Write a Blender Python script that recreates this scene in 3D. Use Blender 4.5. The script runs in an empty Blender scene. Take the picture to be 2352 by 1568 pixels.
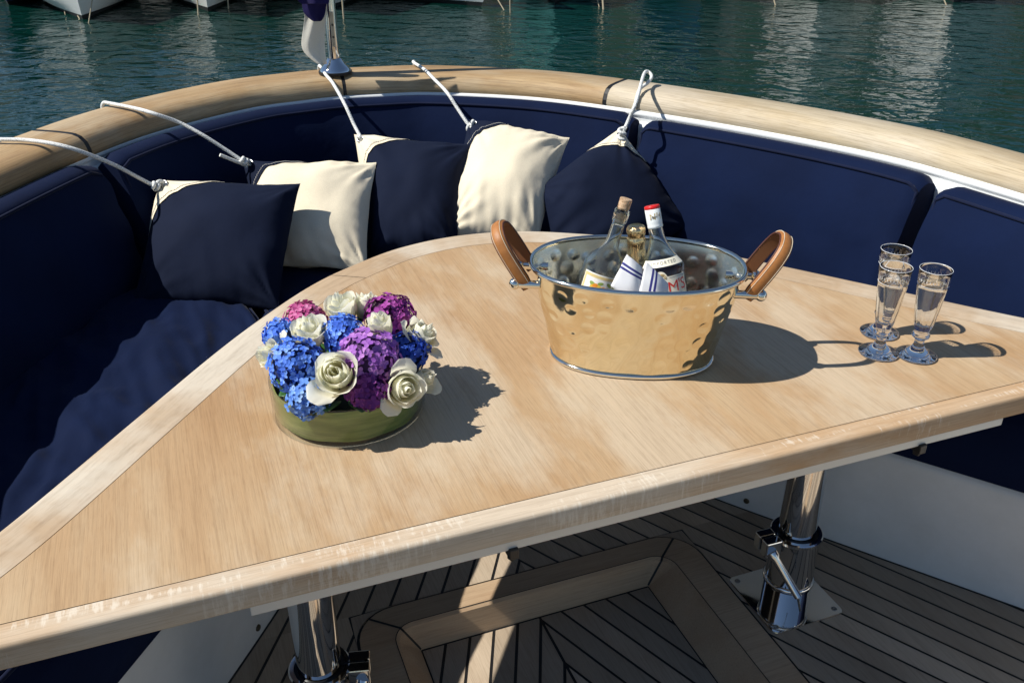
import bpy, bmesh, math, random
from mathutils import Vector, Matrix, noise, Quaternion

random.seed(7)
sc = bpy.context.scene
COL = sc.collection
R = math.radians

# ------------------------------------------------------------------ camera
CAMZ, PITCH, FPX = 1.62, R(28), 2100.0      # FPX: focal length for a frame 2352 wide
cd = bpy.data.cameras.new('camera')
cam = bpy.data.objects.new('camera', cd)
COL.objects.link(cam)
cam.location = (0, 0, CAMZ)
cam.rotation_euler = (R(90) - PITCH, 0, 0)
cd.sensor_width = 36.0
cd.lens = FPX / 2352 * 36.0
cd.clip_start = 0.05
cd.clip_end = 2000
sc.camera = cam

# ------------------------------------------------------------------ light
SUN = Vector((0.85, 0.14, -1.0)).normalized()      # direction the light travels
w = bpy.data.worlds.new('World')
sc.world = w
w.use_nodes = True
nt = w.node_tree
bg = nt.nodes['Background']
sky = nt.nodes.new('ShaderNodeTexSky')
sky.sky_type = 'NISHITA'
sky.sun_disc = False
sky.sun_elevation = math.asin(-SUN.z)
sky.sun_rotation = math.atan2(-SUN.x, -SUN.y)
sky.air_density = 1.0
sky.dust_density = 0.1
sky.ozone_density = 2.5
nt.links.new(sky.outputs[0], bg.inputs[0])
bg.inputs[1].default_value = 0.074
sd = bpy.data.lights.new('sun', 'SUN')
sd.energy = 5.0
sd.angle = R(0.53)
sd.color = (1.0, 0.955, 0.88)
so = bpy.data.objects.new('sun', sd)
COL.objects.link(so)
so.location = (-6, -1, 8)
sd.cycles.is_caustics_light = True
so.rotation_euler = SUN.to_track_quat('-Z', 'Y').to_euler()
sc.view_settings.view_transform = 'Standard'
sc.view_settings.look = 'None'
sc.view_settings.gamma = 1.0
sc.view_settings.exposure = 0.30
cy = sc.cycles
cy.use_denoising = True
cy.max_bounces = 14
cy.transmission_bounces = 14
cy.transparent_max_bounces = 16
cy.glossy_bounces = 6
cy.diffuse_bounces = 3
cy.caustics_reflective = True
cy.caustics_refractive = True
cy.sample_clamp_indirect = 6.0
cy.blur_glossy = 0.0

# ------------------------------------------------------------------ frames of reference
_c, _s = math.cos(PITCH), math.sin(PITCH)
def _ray(x, y):
    a, b = (x - 1176) / FPX, -(y - 784) / FPX
    return Vector((a, _c + _s * b, -_s + _c * b))
def on(x, y, z):
    "measured point at height z"
    r = _ray(x, y)
    return Vector((0, 0, CAMZ)) + r * ((z - CAMZ) / r.z)
def dep(x, y, Y):
    "measured point at distance Y ahead"
    r = _ray(x, y)
    return Vector((0, 0, CAMZ)) + r * (Y / r.y)
U = Vector((.935, .355, 0)).normalized()
N = Vector((-U.y, U.x, 0))
Z = Vector((0, 0, 1))
def B(s, t, z=0.0):
    "boat frame: s across, t towards the stern"
    return U * s + N * t + Z * z
S0 = 0.67          # centreline of sole and table
SR = 0.575         # centreline of the rail
WATER = -1.0

# ------------------------------------------------------------------ mesh helpers
def mesh(name, verts, faces, smooth=False, uvs=None):
    m = bpy.data.meshes.new(name)
    m.from_pydata([tuple(v) for v in verts], [], faces)
    m.validate()
    if smooth:
        m.polygons.foreach_set('use_smooth', [True] * len(m.polygons))
    if uvs is not None:
        l = m.uv_layers.new(name='UVMap')
        for p in m.polygons:
            for li in p.loop_indices:
                l.data[li].uv = uvs[m.loops[li].vertex_index]
    m.update()
    return m
def link(name, data, mat=None, parent=None, loc=None):
    o = bpy.data.objects.new(name, data)
    COL.objects.link(o)
    if mat is not None and data is not None and len(data.materials) == 0:
        data.materials.append(mat)
    if parent is not None:
        o.parent = parent
        o.matrix_parent_inverse = parent.matrix_basis.inverted()
    if loc is not None:
        o.location = loc
    return o
def obj(name, verts, faces, mat, parent=None, smooth=False, uvs=None):
    return link(name, mesh(name, verts, faces, smooth, uvs), mat, parent)
def tag(o, label=None, cat=None, group=None, kind=None):
    if label: o['label'] = label
    if cat: o['category'] = cat
    if group: o['group'] = group
    if kind: o['kind'] = kind
    return o
def thing(name, label, cat, loc=(0, 0, 0), group=None):
    o = bpy.data.objects.new(name, None)
    o.empty_display_size = .05
    COL.objects.link(o)
    o.location = loc
    return tag(o, label, cat, group)
class MB:
    def __init__(s): s.v = []; s.f = []; s.uv = []
    def add(s, v, f, uv=None):
        n = len(s.v)
        s.v += [Vector(p) for p in v]
        s.f += [tuple(i + n for i in q) for q in f]
        s.uv += uv if uv else [(0, 0)] * len(v)
        return s
    def grid(s, rows, closed_u=False, closed_v=False, uv=None, flip=False):
        nr, nc = len(rows), len(rows[0])
        f = []
        for i in range(nr if closed_v else nr - 1):
            for j in range(nc if closed_u else nc - 1):
                a, b = i * nc + j, i * nc + (j + 1) % nc
                c_, d = ((i + 1) % nr) * nc + (j + 1) % nc, ((i + 1) % nr) * nc + j
                f.append((a, d, c_, b) if flip else (a, b, c_, d))
        return s.add([p for r in rows for p in r], f, uv)
    def cap(s, ring, flip=False):
        f = tuple(range(len(ring)))
        return s.add(ring, [f[::-1] if flip else f])
    def box(s, c, sx, sy, sz, M=None):
        c = Vector(c)
        v = [Vector((x * sx / 2, y * sy / 2, z * sz / 2)) for z in (-1, 1) for y in (-1, 1) for x in (-1, 1)]
        v = [(M @ p if M else p) + c for p in v]
        return s.add(v, [(0, 2, 3, 1), (4, 5, 7, 6), (0, 1, 5, 4), (2, 6, 7, 3), (0, 4, 6, 2), (1, 3, 7, 5)])
    def prism(s, ring, z0, z1):
        n = len(ring)
        lo = [Vector((p[0], p[1], z0)) for p in ring]
        hi = [Vector((p[0], p[1], z1)) for p in ring]
        f = [tuple(range(n, 2 * n)), tuple(range(n - 1, -1, -1))]
        f += [(i, (i + 1) % n, n + (i + 1) % n, n + i) for i in range(n)]
        return s.add(lo + hi, f)
    def lathe(s, prof, seg=32, M=None, rfun=None):
        rows = []
        for (r, z) in prof:
            row = []
            for k in range(seg):
                a = 2 * math.pi * k / seg
                rr = rfun(r, z, a) if rfun else r
                p = Vector((rr * math.cos(a), rr * math.sin(a), z))
                row.append(M @ p if M else p)
            rows.append(row)
        return s.grid(rows, closed_u=True)
    def tube(s, pts, rad, seg=10, caps=True, closed=False):
        pts = [Vector(p) for p in pts]
        n = len(pts)
        rows = []
        up = None
        for i, p in enumerate(pts):
            a = pts[(i - 1) % n] if (closed or i > 0) else p
            b = pts[(i + 1) % n] if (closed or i < n - 1) else p
            t = (b - a).normalized()
            if up is None:
                up = Vector((0, 0, 1)) if abs(t.z) < .9 else Vector((1, 0, 0))
            x = t.cross(up)
            if x.length < 1e-6: x = t.orthogonal()
            x.normalize()
            y = x.cross(t).normalized()
            up = y
            r = rad[i] if isinstance(rad, (list, tuple)) else rad
            rows.append([p + x * (r * math.cos(2 * math.pi * k / seg)) + y * (r * math.sin(2 * math.pi * k / seg)) for k in range(seg)])
        s.grid(rows, closed_u=True, closed_v=closed, flip=True)
        if caps and not closed:
            s.cap(rows[0], flip=False)
            s.cap(rows[-1], flip=True)
        return s
    def build(s, name, mat, parent=None, smooth=False, uv=False):
        return obj(name, s.v, s.f, mat, parent, smooth, s.uv if uv else None)
def catmull(pts, n=8, closed=False):
    pts = [Vector(p) for p in pts]
    out = []
    m = len(pts)
    for i in range(m if closed else m - 1):
        p1, p2 = pts[i], pts[(i + 1) % m]
        p0 = pts[i - 1] if (i > 0 or closed) else p1 * 2 - p2
        p3 = pts[(i + 2) % m] if (i + 2 < m or closed) else p2 * 2 - p1
        for k in range(n):
            t = k / n
            out.append(.5 * ((2 * p1) + (p2 - p0) * t + (2 * p0 - 5 * p1 + 4 * p2 - p3) * t * t + (3 * p1 - p0 - 3 * p2 + p3) * t ** 3))
    if not closed: out.append(pts[-1])
    return out
def resample(pts, n):
    L = [0]
    for a, b in zip(pts, pts[1:]): L.append(L[-1] + (b - a).length)
    out = []
    j = 0
    for k in range(n):
        d = L[-1] * k / (n - 1)
        while j < len(L) - 2 and L[j + 1] < d: j += 1
        f = (d - L[j]) / max(L[j + 1] - L[j], 1e-9)
        out.append(pts[j].lerp(pts[j + 1], min(max(f, 0), 1)))
    return out
def bevel(o, wd=.003, seg=2):
    m = o.modifiers.new('bevel', 'BEVEL'); m.width = wd; m.segments = seg; m.limit_method = 'ANGLE'; m.angle_limit = R(40)
    return o

# ------------------------------------------------------------------ materials
def mat(name):
    m = bpy.data.materials.new(name); m.use_nodes = True
    return m, m.node_tree, m.node_tree.nodes['Principled BSDF']
def nn(t, typ, **kw):
    n = t.nodes.new(typ)
    for k, v in kw.items():
        if k in n.inputs.keys(): n.inputs[k].default_value = v
        else: setattr(n, k, v)
    return n
def ramp(t, stops):
    n = t.nodes.new('ShaderNodeValToRGB')
    e = n.color_ramp.elements
    while len(e) < len(stops): e.new(0.5)
    for i, (p, c) in enumerate(stops):
        e[i].position = p; e[i].color = (*c, 1) if len(c) == 3 else c
    return n
def mapped(t, scale, kind='Object', rot=0.0):
    tc = nn(t, 'ShaderNodeTexCoord'); mp = nn(t, 'ShaderNodeMapping')
    mp.inputs['Scale'].default_value = scale
    mp.inputs['Rotation'].default_value = (0, 0, rot)
    if rot:
        m2 = nn(t, 'ShaderNodeMapping'); m2.inputs['Rotation'].default_value = (0, 0, rot)
        mp.inputs['Rotation'].default_value = (0, 0, 0)
        t.links.new(tc.outputs[kind], m2.inputs[0]); t.links.new(m2.outputs[0], mp.inputs[0])
    else:
        t.links.new(tc.outputs[kind], mp.inputs[0])
    return mp.outputs[0]
def mixc(t, a, b, f, typ='MIX'):
    n = t.nodes.new('ShaderNodeMix'); n.data_type = 'RGBA'; n.blend_type = typ
    for sck, val in ((n.inputs[6], a), (n.inputs[7], b), (n.inputs[0], f)):
        if isinstance(val, bpy.types.NodeSocket): t.links.new(val, sck)
        elif isinstance(val, (int, float)): sck.default_value = val
        else: sck.default_value = (*val, 1)
    return n.outputs[2]
def bump(t, p, h, strength, dist=.001):
    b = nn(t, 'ShaderNodeBump'); b.inputs['Strength'].default_value = strength; b.inputs['Distance'].default_value = dist
    t.links.new(h, b.inputs['Height']); t.links.new(b.outputs[0], p.inputs['Normal'])
    return b
def plain(name, col, rough=.5, metal=0.0, **kw):
    m, t, p = mat(name)
    p.inputs['Base Color'].default_value = (*col, 1)
    p.inputs['Roughness'].default_value = rough
    p.inputs['Metallic'].default_value = metal
    for k, v in kw.items(): p.inputs[k].default_value = v
    return m
ANG = math.atan2(U.y, U.x)

def teak(name, cols, along='t', blotch=1.0, rough=.62, grain=1.0, pale=(.60, .52, .40), palef=.5, kind='Object', perobj=0.0, scuff=0.0, gs=1.0):
    """weathered teak; along: direction of the grain in the boat frame ('t' or 's')"""
    m, t, p = mat(name)
    tc = nn(t, 'ShaderNodeTexCoord')
    mp0 = nn(t, 'ShaderNodeMapping'); mp0.inputs['Rotation'].default_value = (0, 0, 0 if kind == 'UV' else -ANG if along in ('s', 't') else along)
    t.links.new(tc.outputs[kind], mp0.inputs[0])
    vec = mp0.outputs[0]
    if perobj:
        oi = nn(t, 'ShaderNodeObjectInfo'); ml = nn(t, 'ShaderNodeVectorMath', operation='SCALE'); ml.inputs[0].default_value = (37, 91, 13)
        t.links.new(oi.outputs['Random'], ml.inputs['Scale']); ad = nn(t, 'ShaderNodeVectorMath', operation='ADD')
        t.links.new(vec, ad.inputs[0]); t.links.new(ml.outputs[0], ad.inputs[1]); vec = ad.outputs[0]
    def scl(x, y, z):
        mp = nn(t, 'ShaderNodeMapping'); mp.inputs['Scale'].default_value = (x, y, z); t.links.new(vec, mp.inputs[0]); return mp.outputs[0]
    g = (lambda a, b: scl(a, b, a)) if along != 's' else (lambda a, b: scl(b, a, a))
    n1 = nn(t, 'ShaderNodeTexNoise', Scale=1.0, Detail=5.0, Roughness=.6); t.links.new(g(6, 1.6), n1.inputs[0])
    n2 = nn(t, 'ShaderNodeTexNoise', Scale=1.0, Detail=4.0, Roughness=.65); t.links.new(g(330 * gs, 7 * gs), n2.inputs[0])
    n3 = nn(t, 'ShaderNodeTexNoise', Scale=3.2, Detail=6.0, Roughness=.62); t.links.new(g(1.5, .55), n3.inputs[0])
    n4 = nn(t, 'ShaderNodeTexNoise', Scale=1.0, Detail=3.0, Roughness=.6); t.links.new(g(700 * gs, 30 * gs), n4.inputs[0])
    r1 = ramp(t, [(.30, cols[0]), (.52, cols[1]), (.72, cols[2])]); t.links.new(n1.outputs[0], r1.inputs[0])
    c = r1.outputs[0]
    r3 = ramp(t, [(.45, (0, 0, 0)), (.60, (1, 1, 1))]); t.links.new(n3.outputs[0], r3.inputs[0])
    mu = nn(t, 'ShaderNodeMath', operation='MULTIPLY'); mu.inputs[1].default_value = palef * blotch; t.links.new(r3.outputs[0], mu.inputs[0])
    c = mixc(t, c, pale, mu.outputs[0])
    r2 = ramp(t, [(.34, (.74, .71, .68)), (.5, (1, 1, 1)), (.66, (1.10, 1.09, 1.08))]); t.links.new(n2.outputs[0], r2.inputs[0])
    c = mixc(t, c, r2.outputs[0], .55 * grain, 'MULTIPLY')
    r4 = ramp(t, [(.34, (.78, .75, .72)), (.48, (1, 1, 1))]); t.links.new(n4.outputs[0], r4.inputs[0])
    c = mixc(t, c, r4.outputs[0], .5 * grain, 'MULTIPLY')
    if scuff:
        n5 = nn(t, 'ShaderNodeTexNoise', Scale=1.0, Detail=4.0, Roughness=.7); t.links.new(scl(150, 22, 22) if along == 's' else scl(22, 150, 22), n5.inputs[0])
        n6 = nn(t, 'ShaderNodeTexNoise', Scale=1.0, Detail=3.0); t.links.new(scl(5, 40, 1) if along == 's' else scl(40, 5, 1), n6.inputs[0])
        ml6 = nn(t, 'ShaderNodeMath', operation='MULTIPLY'); t.links.new(n5.outputs[0], ml6.inputs[0]); t.links.new(n6.outputs[0], ml6.inputs[1])
        r5 = ramp(t, [(.275, (0, 0, 0)), (.36, (1, 1, 1))]); t.links.new(ml6.outputs[0], r5.inputs[0])
        m5 = nn(t, 'ShaderNodeMath', operation='MULTIPLY'); m5.inputs[1].default_value = scuff; t.links.new(r5.outputs[0], m5.inputs[0])
        c = mixc(t, c, (.72, .66, .55), m5.outputs[0])
    if perobj:
        mr = nn(t, 'ShaderNodeMapRange'); mr.inputs[3].default_value = 1 - perobj; mr.inputs[4].default_value = 1 + perobj
        t.links.new(oi.outputs['Random'], mr.inputs[0])
        c = mixc(t, c, (1, 1, 1), 0.0) if False else c
        vm = nn(t, 'ShaderNodeVectorMath', operation='SCALE'); t.links.new(c, vm.inputs[0]); t.links.new(mr.outputs[0], vm.inputs['Scale']); c = vm.outputs[0]
    t.links.new(c, p.inputs['Base Color'])
    p.inputs['Roughness'].default_value = rough
    p.inputs['Specular IOR Level'].default_value = .35
    bump(t, p, n2.outputs[0], .35, .0012)
    return m
T_COL = [(.355, .215, .105), (.41, .27, .145), (.465, .34, .205)]
M_top = teak('table_veneer', T_COL, 't', pale=(.55, .465, .345), palef=.60)
M_edgef = teak('table_front_edging', [(.41, .245, .125), (.465, .305, .17), (.51, .38, .25)], 's', pale=(.58, .50, .39), palef=.8, scuff=.55)
M_edgeb = teak('table_back_edging', [(.38, .255, .145), (.44, .325, .21), (.50, .405, .29)], 's', pale=(.58, .525, .43), palef=.8, grain=.9, kind='UV')
M_rail = teak('rail_teak', [(.27, .165, .075), (.36, .24, .12), (.43, .31, .17)], 's', pale=(.45, .37, .25), palef=.6, kind='UV', grain=1.8, gs=.55)
M_railpale = teak('rail_teak_bleached', [(.40, .31, .185), (.46, .38, .255), (.52, .45, .33)], 's', pale=(.54, .48, .385), palef=.6, kind='UV', grain=1.8, gs=.55)
M_deck = teak('sole_teak', [(.35, .265, .185), (.43, .34, .245), (.50, .405, .30)], 't', pale=(.40, .34, .26), palef=.4, perobj=.22)
M_coam = teak('coaming_teak', [(.37, .235, .135), (.45, .31, .19), (.50, .365, .235)], 's', pale=(.43, .34, .23), palef=.4, perobj=.08)
M_caulk = plain('black_caulk', (.006, .006, .007), .5)
M_dark = plain('black_rubber', (.008, .008, .009), .4)

def fabric(name, col, weave=2600, sheen=.25, var=.12):
    m, t, p = mat(name)
    n1 = nn(t, 'ShaderNodeTexNoise', Scale=6.0, Detail=4.0); t.links.new(mapped(t, (1, 1, 1)), n1.inputs[0])
    r = ramp(t, [(.3, tuple(c * (1 - var) for c in col)), (.7, tuple(min(1, c * (1 + var)) for c in col))]); t.links.new(n1.outputs[0], r.inputs[0])
    n2 = nn(t, 'ShaderNodeTexNoise', Scale=float(weave) / 4, Detail=2.0); t.links.new(mapped(t, (1, 1, 1)), n2.inputs[0])
    r2 = ramp(t, [(.3, (.82, .82, .82)), (.7, (1.15, 1.15, 1.15))]); t.links.new(n2.outputs[0], r2.inputs[0])
    t.links.new(mixc(t, r.outputs[0], r2.outputs[0], .6, 'MULTIPLY'), p.inputs['Base Color'])
    p.inputs['Roughness'].default_value = .85
    p.inputs['Sheen Weight'].default_value = sheen
    p.inputs['Sheen Roughness'].default_value = .4
    p.inputs['Specular IOR Level'].default_value = .12
    n3 = nn(t, 'ShaderNodeTexNoise', Scale=22.0, Detail=3.0); t.links.new(mapped(t, (1, 1, 1)), n3.inputs[0])
    ad = nn(t, 'ShaderNodeMath', operation='MULTIPLY_ADD'); ad.inputs[1].default_value = .06
    t.links.new(n2.outputs[0], ad.inputs[0]); t.links.new(n3.outputs[0], ad.inputs[2])
    bump(t, p, ad.outputs[0], .35, .004)
    return m
NAVY = (.0021, .0076, .033)
M_navy = fabric('navy_canvas', NAVY, sheen=.03)
M_navyp = fabric('navy_pillow_cloth', (.0048, .0088, .025), sheen=.02)
M_cream = fabric('cream_canvas', (.74, .66, .50), sheen=.05, var=.05)
M_piping = fabric('navy_piping', (.006, .010, .032), sheen=.1)
M_white = plain('white_gelcoat', (.74, .76, .76), .28)
def gel():
    m, t, p = mat('white_fibreglass')
    n1 = nn(t, 'ShaderNodeTexNoise', Scale=5.0, Detail=5.0, Roughness=.7); t.links.new(mapped(t, (1, 1, 1)), n1.inputs[0])
    r = ramp(t, [(.3, (.62, .63, .61)), (.7, (.72, .73, .72))]); t.links.new(n1.outputs[0], r.inputs[0])
    t.links.new(r.outputs[0], p.inputs['Base Color'])
    p.inputs['Roughness'].default_value = .32
    return m
M_gel = gel()
M_alu = plain('anodised_rail', (.62, .62, .58), .45, .25)
def chrome():
    m, t, p = mat('polished_steel')
    p.inputs['Base Color'].default_value = (.72, .72, .71, 1); p.inputs['Metallic'].default_value = 1
    n1 = nn(t, 'ShaderNodeTexNoise', Scale=30.0, Detail=5.0); t.links.new(mapped(t, (1, 1, 1)), n1.inputs[0])
    r = ramp(t, [(.3, (.03, .03, .03)), (.75, (.10, .10, .10))]); t.links.new(n1.outputs[0], r.inputs[0])
    t.links.new(r.outputs[0], p.inputs['Roughness'])
    return m
M_chrome = chrome()

# ------------------------------------------------------------------ water, hills, quay
def water_mat():
    m, t, p = mat('harbour_water')
    p.inputs['Base Color'].default_value = (.0013, .0210, .0160, 1)
    p.inputs['Roughness'].default_value = .025
    p.inputs['IOR'].default_value = 1.333
    p.inputs['Specular IOR Level'].default_value = .5
    v1 = mapped(t, (1.0, 1.35, 1), rot=.25); v2 = mapped(t, (1.0, 1.5, 1), rot=-.35)
    n1 = nn(t, 'ShaderNodeTexNoise', Scale=1.9, Detail=2.0, Roughness=.45, Distortion=.7); t.links.new(v1, n1.inputs[0])
    n2 = nn(t, 'ShaderNodeTexNoise', Scale=6.0, Detail=2.0, Roughness=.5, Distortion=.8); t.links.new(v2, n2.inputs[0])
    n3 = nn(t, 'ShaderNodeTexNoise', Scale=.25, Detail=2.0); t.links.new(v1, n3.inputs[0])
    r3 = ramp(t, [(.35, (.35, .35, .35)), (.65, (1, 1, 1))]); t.links.new(n3.outputs[0], r3.inputs[0])
    a = nn(t, 'ShaderNodeMath', operation='MULTIPLY'); a.inputs[1].default_value = .075; t.links.new(n2.outputs[0], a.inputs[0])
    b = nn(t, 'ShaderNodeMath', operation='MULTIPLY'); t.links.new(a.outputs[0], b.inputs[0]); t.links.new(r3.outputs[0], b.inputs[1])
    c = nn(t, 'ShaderNodeMath', operation='MULTIPLY_ADD'); c.inputs[1].default_value = .34; t.links.new(n1.outputs[0], c.inputs[0]); t.links.new(b.outputs[0], c.inputs[2])
    bump(t, p, c.outputs[0], 1.0, .20)
    return m
tag(obj('water', [(-300, -120, WATER), (300, -120, WATER), (300, 90, WATER), (-300, 90, WATER)], [(0, 1, 2, 3)], water_mat()), kind='structure')
def hill():  # unseen slope, seen only in reflection; raised to block sky and darken the water
    m, t, p = mat('wooded_slope')
    n1 = nn(t, 'ShaderNodeTexNoise', Scale=.35, Detail=8.0, Roughness=.7); t.links.new(mapped(t, (1, 1, 1)), n1.inputs[0])
    r = ramp(t, [(.35, (.003, .009, .005)), (.55, (.010, .026, .013)), (.74, (.12, .115, .075))]); t.links.new(n1.outputs[0], r.inputs[0])
    t.links.new(r.outputs[0], p.inputs['Base Color']); p.inputs['Roughness'].default_value = .95
    rows = []
    for i in range(26):
        f = i / 25
        row = []
        for j in range(120):
            x = -260 + 520 * j / 119
            h = (13 + 19 * min(1, max(0, (x + 30) / 42))) * (.85 + .35 * noise.noise(Vector((x * .03, 3, 0))))
            z = -.4 + h * math.sin(f * math.pi / 2) + (noise.noise(Vector((x * .18, f * 9, 1))) * 2.2 if 0 < i else 0)
            row.append(Vector((x, 48 + 40 * f + 1.5 * noise.noise(Vector((x * .2, f * 8, 5))), z)))
        rows.append(row)
    o = MB().grid(rows).build('unseen_hillside', m, smooth=True)
    tag(o, kind='structure')
hill()
M_quay = plain('quay_stone', (.22, .20, .17), .9)
def quay_m():
    m, t, p = mat('quay_concrete')
    n1 = nn(t, 'ShaderNodeTexNoise', Scale=1.4, Detail=8.0, Roughness=.7); t.links.new(mapped(t, (1, 1, 1)), n1.inputs[0])
    r = ramp(t, [(.3, (.08, .075, .06)), (.7, (.26, .24, .20))]); t.links.new(n1.outputs[0], r.inputs[0])
    t.links.new(r.outputs[0], p.inputs['Base Color']); p.inputs['Roughness'].default_value = .9
    return m
q = MB().box((0, 40, -.7), 520, 18, 1.8).build('quay', quay_m())
tag(q, kind='structure')

# ------------------------------------------------------------------ hull plan curve (outer edge of the cap rail)
_half = [(1.62, -1.6), (1.62, -.4), (1.60, .5), (1.565, 1.15), (1.483, 1.694), (1.41, 2.007), (1.234, 2.379), (.975, 2.79), (.725, 3.085), (.388, 3.31), (.15, 3.372)]
_pl = [Vector((-h, t, 0)) for h, t in _half] + [Vector((0, 3.387, 0))] + [Vector((h, t, 0)) for h, t in reversed(_half)]
_CUR = resample(catmull(_pl, 12), 401)
_TAN = [(_CUR[min(i + 2, 400)] - _CUR[max(i - 2, 0)]).normalized() for i in range(401)]
def hull(q, off, z, shift=SR):
    "q 0..1 along the stern curve (port to starboard), off metres inboard of the outer rail edge"
    x = min(max(q, 0), 1) * 400
    i = min(int(x), 399); f = x - i
    p = _CUR[i].lerp(_CUR[i + 1], f); tn = _TAN[i].lerp(_TAN[i + 1], f).normalized()
    inn = Vector((tn.y, -tn.x, 0))
    p = p + inn * off
    return B(p.x + shift, p.y, z)
def qat(h, t):
    return min(range(401), key=lambda i: (_CUR[i].x - h) ** 2 + (_CUR[i].y - t) ** 2) / 400
Q0 = .10
Q1 = 1 - Q0
qJ = [Q0, qat(-.93, 2.85), qat(.03, 3.387), qat(.93, 2.86), Q1]
def railw(q):
    # the cap rail is broadest round the stern, narrowest to starboard
    a = (q - .5) * 2
    if a < 0: return .185 - .025 * min(1, -a * 1.5)
    return .185 - .055 * min(1, a * 2.4)
rail = thing('cap_rail', 'weathered teak cap rail curving round the stern above the navy seat backs', 'rail', hull(.5, .1, .88))
RZ = .94
RLEN = sum((a_ - b_).length for a_, b_ in zip(_CUR, _CUR[1:]))
def rail_piece(q0, q1, m, n):
    rows = []; uv_ = []
    for k in range(n + 1):
        q_ = q0 + (q1 - q0) * k / n
        wd = railw(q_)
        sec = [(.0, -.055), (-.003, -.045), (-.003, -.010), (-.001, -.004), (.004, .0), (wd * .4, .001), (wd - .058, .0), (wd - .042, -.0015), (wd - .024, -.0075), (wd - .009, -.021), (wd - .0015, -.040), (wd, -.052), (wd - .004, -.062), (wd - .012, -.066)]
        rows.append([hull(q_, o_, RZ + z_) for o_, z_ in sec])
        arc_ = 0
        for j_, (o_, z_) in enumerate(sec):
            if j_: arc_ += math.hypot(o_ - sec[j_ - 1][0], z_ - sec[j_ - 1][1])
            uv_.append((q_ * RLEN, arc_))
    b = MB().grid(rows, flip=False, uv=uv_)
    b.cap(rows[0], flip=True); b.cap(rows[-1])
    o = b.build('rail_section', m, rail, smooth=True, uv=True)
    o.data.polygons[-1].use_smooth = False; o.data.polygons[-2].use_smooth = False
    return o
for i in range(4):
    g = .0007
    o = rail_piece(qJ[i] + g, qJ[i + 1] - g, M_railpale if i == 3 else M_rail, 60)
    if i == 3: o['label'] = 'bleached pale teak section of the rail'
for i in (1, 2, 3):
    wd = railw(qJ[i])
    rows = []
    for s_ in (-1, 1):
        rows.append([hull(qJ[i] + s_ * .0008, o_, RZ + z_) for o_, z_ in [(.0, -.05), (-.002, -.010), (.004, -.0006), (wd * .4, .0004), (wd - .058, -.0006), (wd - .0422, -.0021), (wd - .0245, -.0081), (wd - .0096, -.0216), (wd - .0021, -.0406), (wd - .001, -.055)]])
    MB().grid(rows).build('caulked_joint', M_caulk, rail)

# bulwark: white ledge and liner below the rail, blue-white hull outside
bul = thing('bulwark', 'white moulded bulwark showing as a thin line under the cap rail', 'bulwark', hull(.5, .1, 0))
rows = []
for k in range(161):
    q_ = Q0 + (Q1 - Q0) * k / 160
    wd = railw(q_)
    lg = .75 * min(1, max(0, (q_ - .40) / .14))
    sec = [(.03, -1.05), (.01, .1), (.02, .88), (wd - .02, .882), (wd - .012 + .016 * lg, .881), (wd - .006 + .018 * lg, .877), (wd - .006 + .020 * lg, .868), (wd - .012 + .020 * lg, .860), (wd - .012 + .020 * lg, .845), (wd - .006 + .030 * lg, .842), (wd + .03 * lg, .836), (wd + .02, .50), (wd + .03, .02)]
    rows.append([hull(q_, o_, z_) for o_, z_ in sec])
o = MB().grid(rows).build('moulding', M_white, bul, smooth=False)
bevel(o, .003, 2)

# ------------------------------------------------------------------ cockpit sole
SD = Vector((.50, -.866, 0))     # run of the starboard planks in the boat frame
def clip(poly, nx, ny, d):
    "keep nx*x+ny*y <= d"
    out = []
    for i, p in enumerate(poly):
        q_ = poly[(i + 1) % len(poly)]
        a = nx * p[0] + ny * p[1] - d; b = nx * q_[0] + ny * q_[1] - d
        if a <= 0: out.append(p)
        if (a < 0 < b) or (b < 0 < a):
            f = a / (a - b); out.append((p[0] + (q_[0] - p[0]) * f, p[1] + (q_[1] - p[1]) * f))
    return out
def area(p): return abs(sum(p[i][0] * p[(i + 1) % len(p)][1] - p[(i + 1) % len(p)][0] * p[i][1] for i in range(len(p)))) / 2 if len(p) > 2 else 0
sole = thing('cockpit_sole', None, None, B(S0, 1.3, 0)); sole['kind'] = 'structure'
# well frame (half extents in s about S0, t)
OUT_S, OUT_T, CR_S, CR_T, IN_S, IN_T = .452, 1.660, .372, 1.596, .305, 1.572
FRONT = -1.2
WZ = -.07
obj('caulk_bed', [B(-1.4, -1.6, -.0016), B(2.8, -1.6, -.0016), B(2.8, 3.2, -.0016), B(-1.4, 3.2, -.0016),
                  B(S0 - OUT_S + .02, -1.6, -.0016), B(S0 + OUT_S - .02, -1.6, -.0016), B(S0 + OUT_S - .02, OUT_T - .02, -.0016), B(S0 - OUT_S + .02, OUT_T - .02, -.0016)],
    [(0, 4, 7, 3), (5, 1, 2, 6), (3, 7, 6, 2)], M_caulk, sole)
obj('well_caulk_bed', [B(S0 - .33, -1.6, WZ - .0016), B(S0 + .33, -1.6, WZ - .0016), B(S0 + .33, 1.6, WZ - .0016), B(S0 - .33, 1.6, WZ - .0016)], [(0, 1, 2, 3)], M_caulk, sole)
PW, GAP = .0575, .0074
def plank(poly, z, h=.0042):
    if area(poly) < 2e-4: return
    b = MB().prism([(p[0], p[1]) for p in [B(x, y) for x, y in poly]], z - .006, z + (random.random() - .5) * .0006)
    b.build('plank', M_deck, sole)
def nib(poly): return poly
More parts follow.
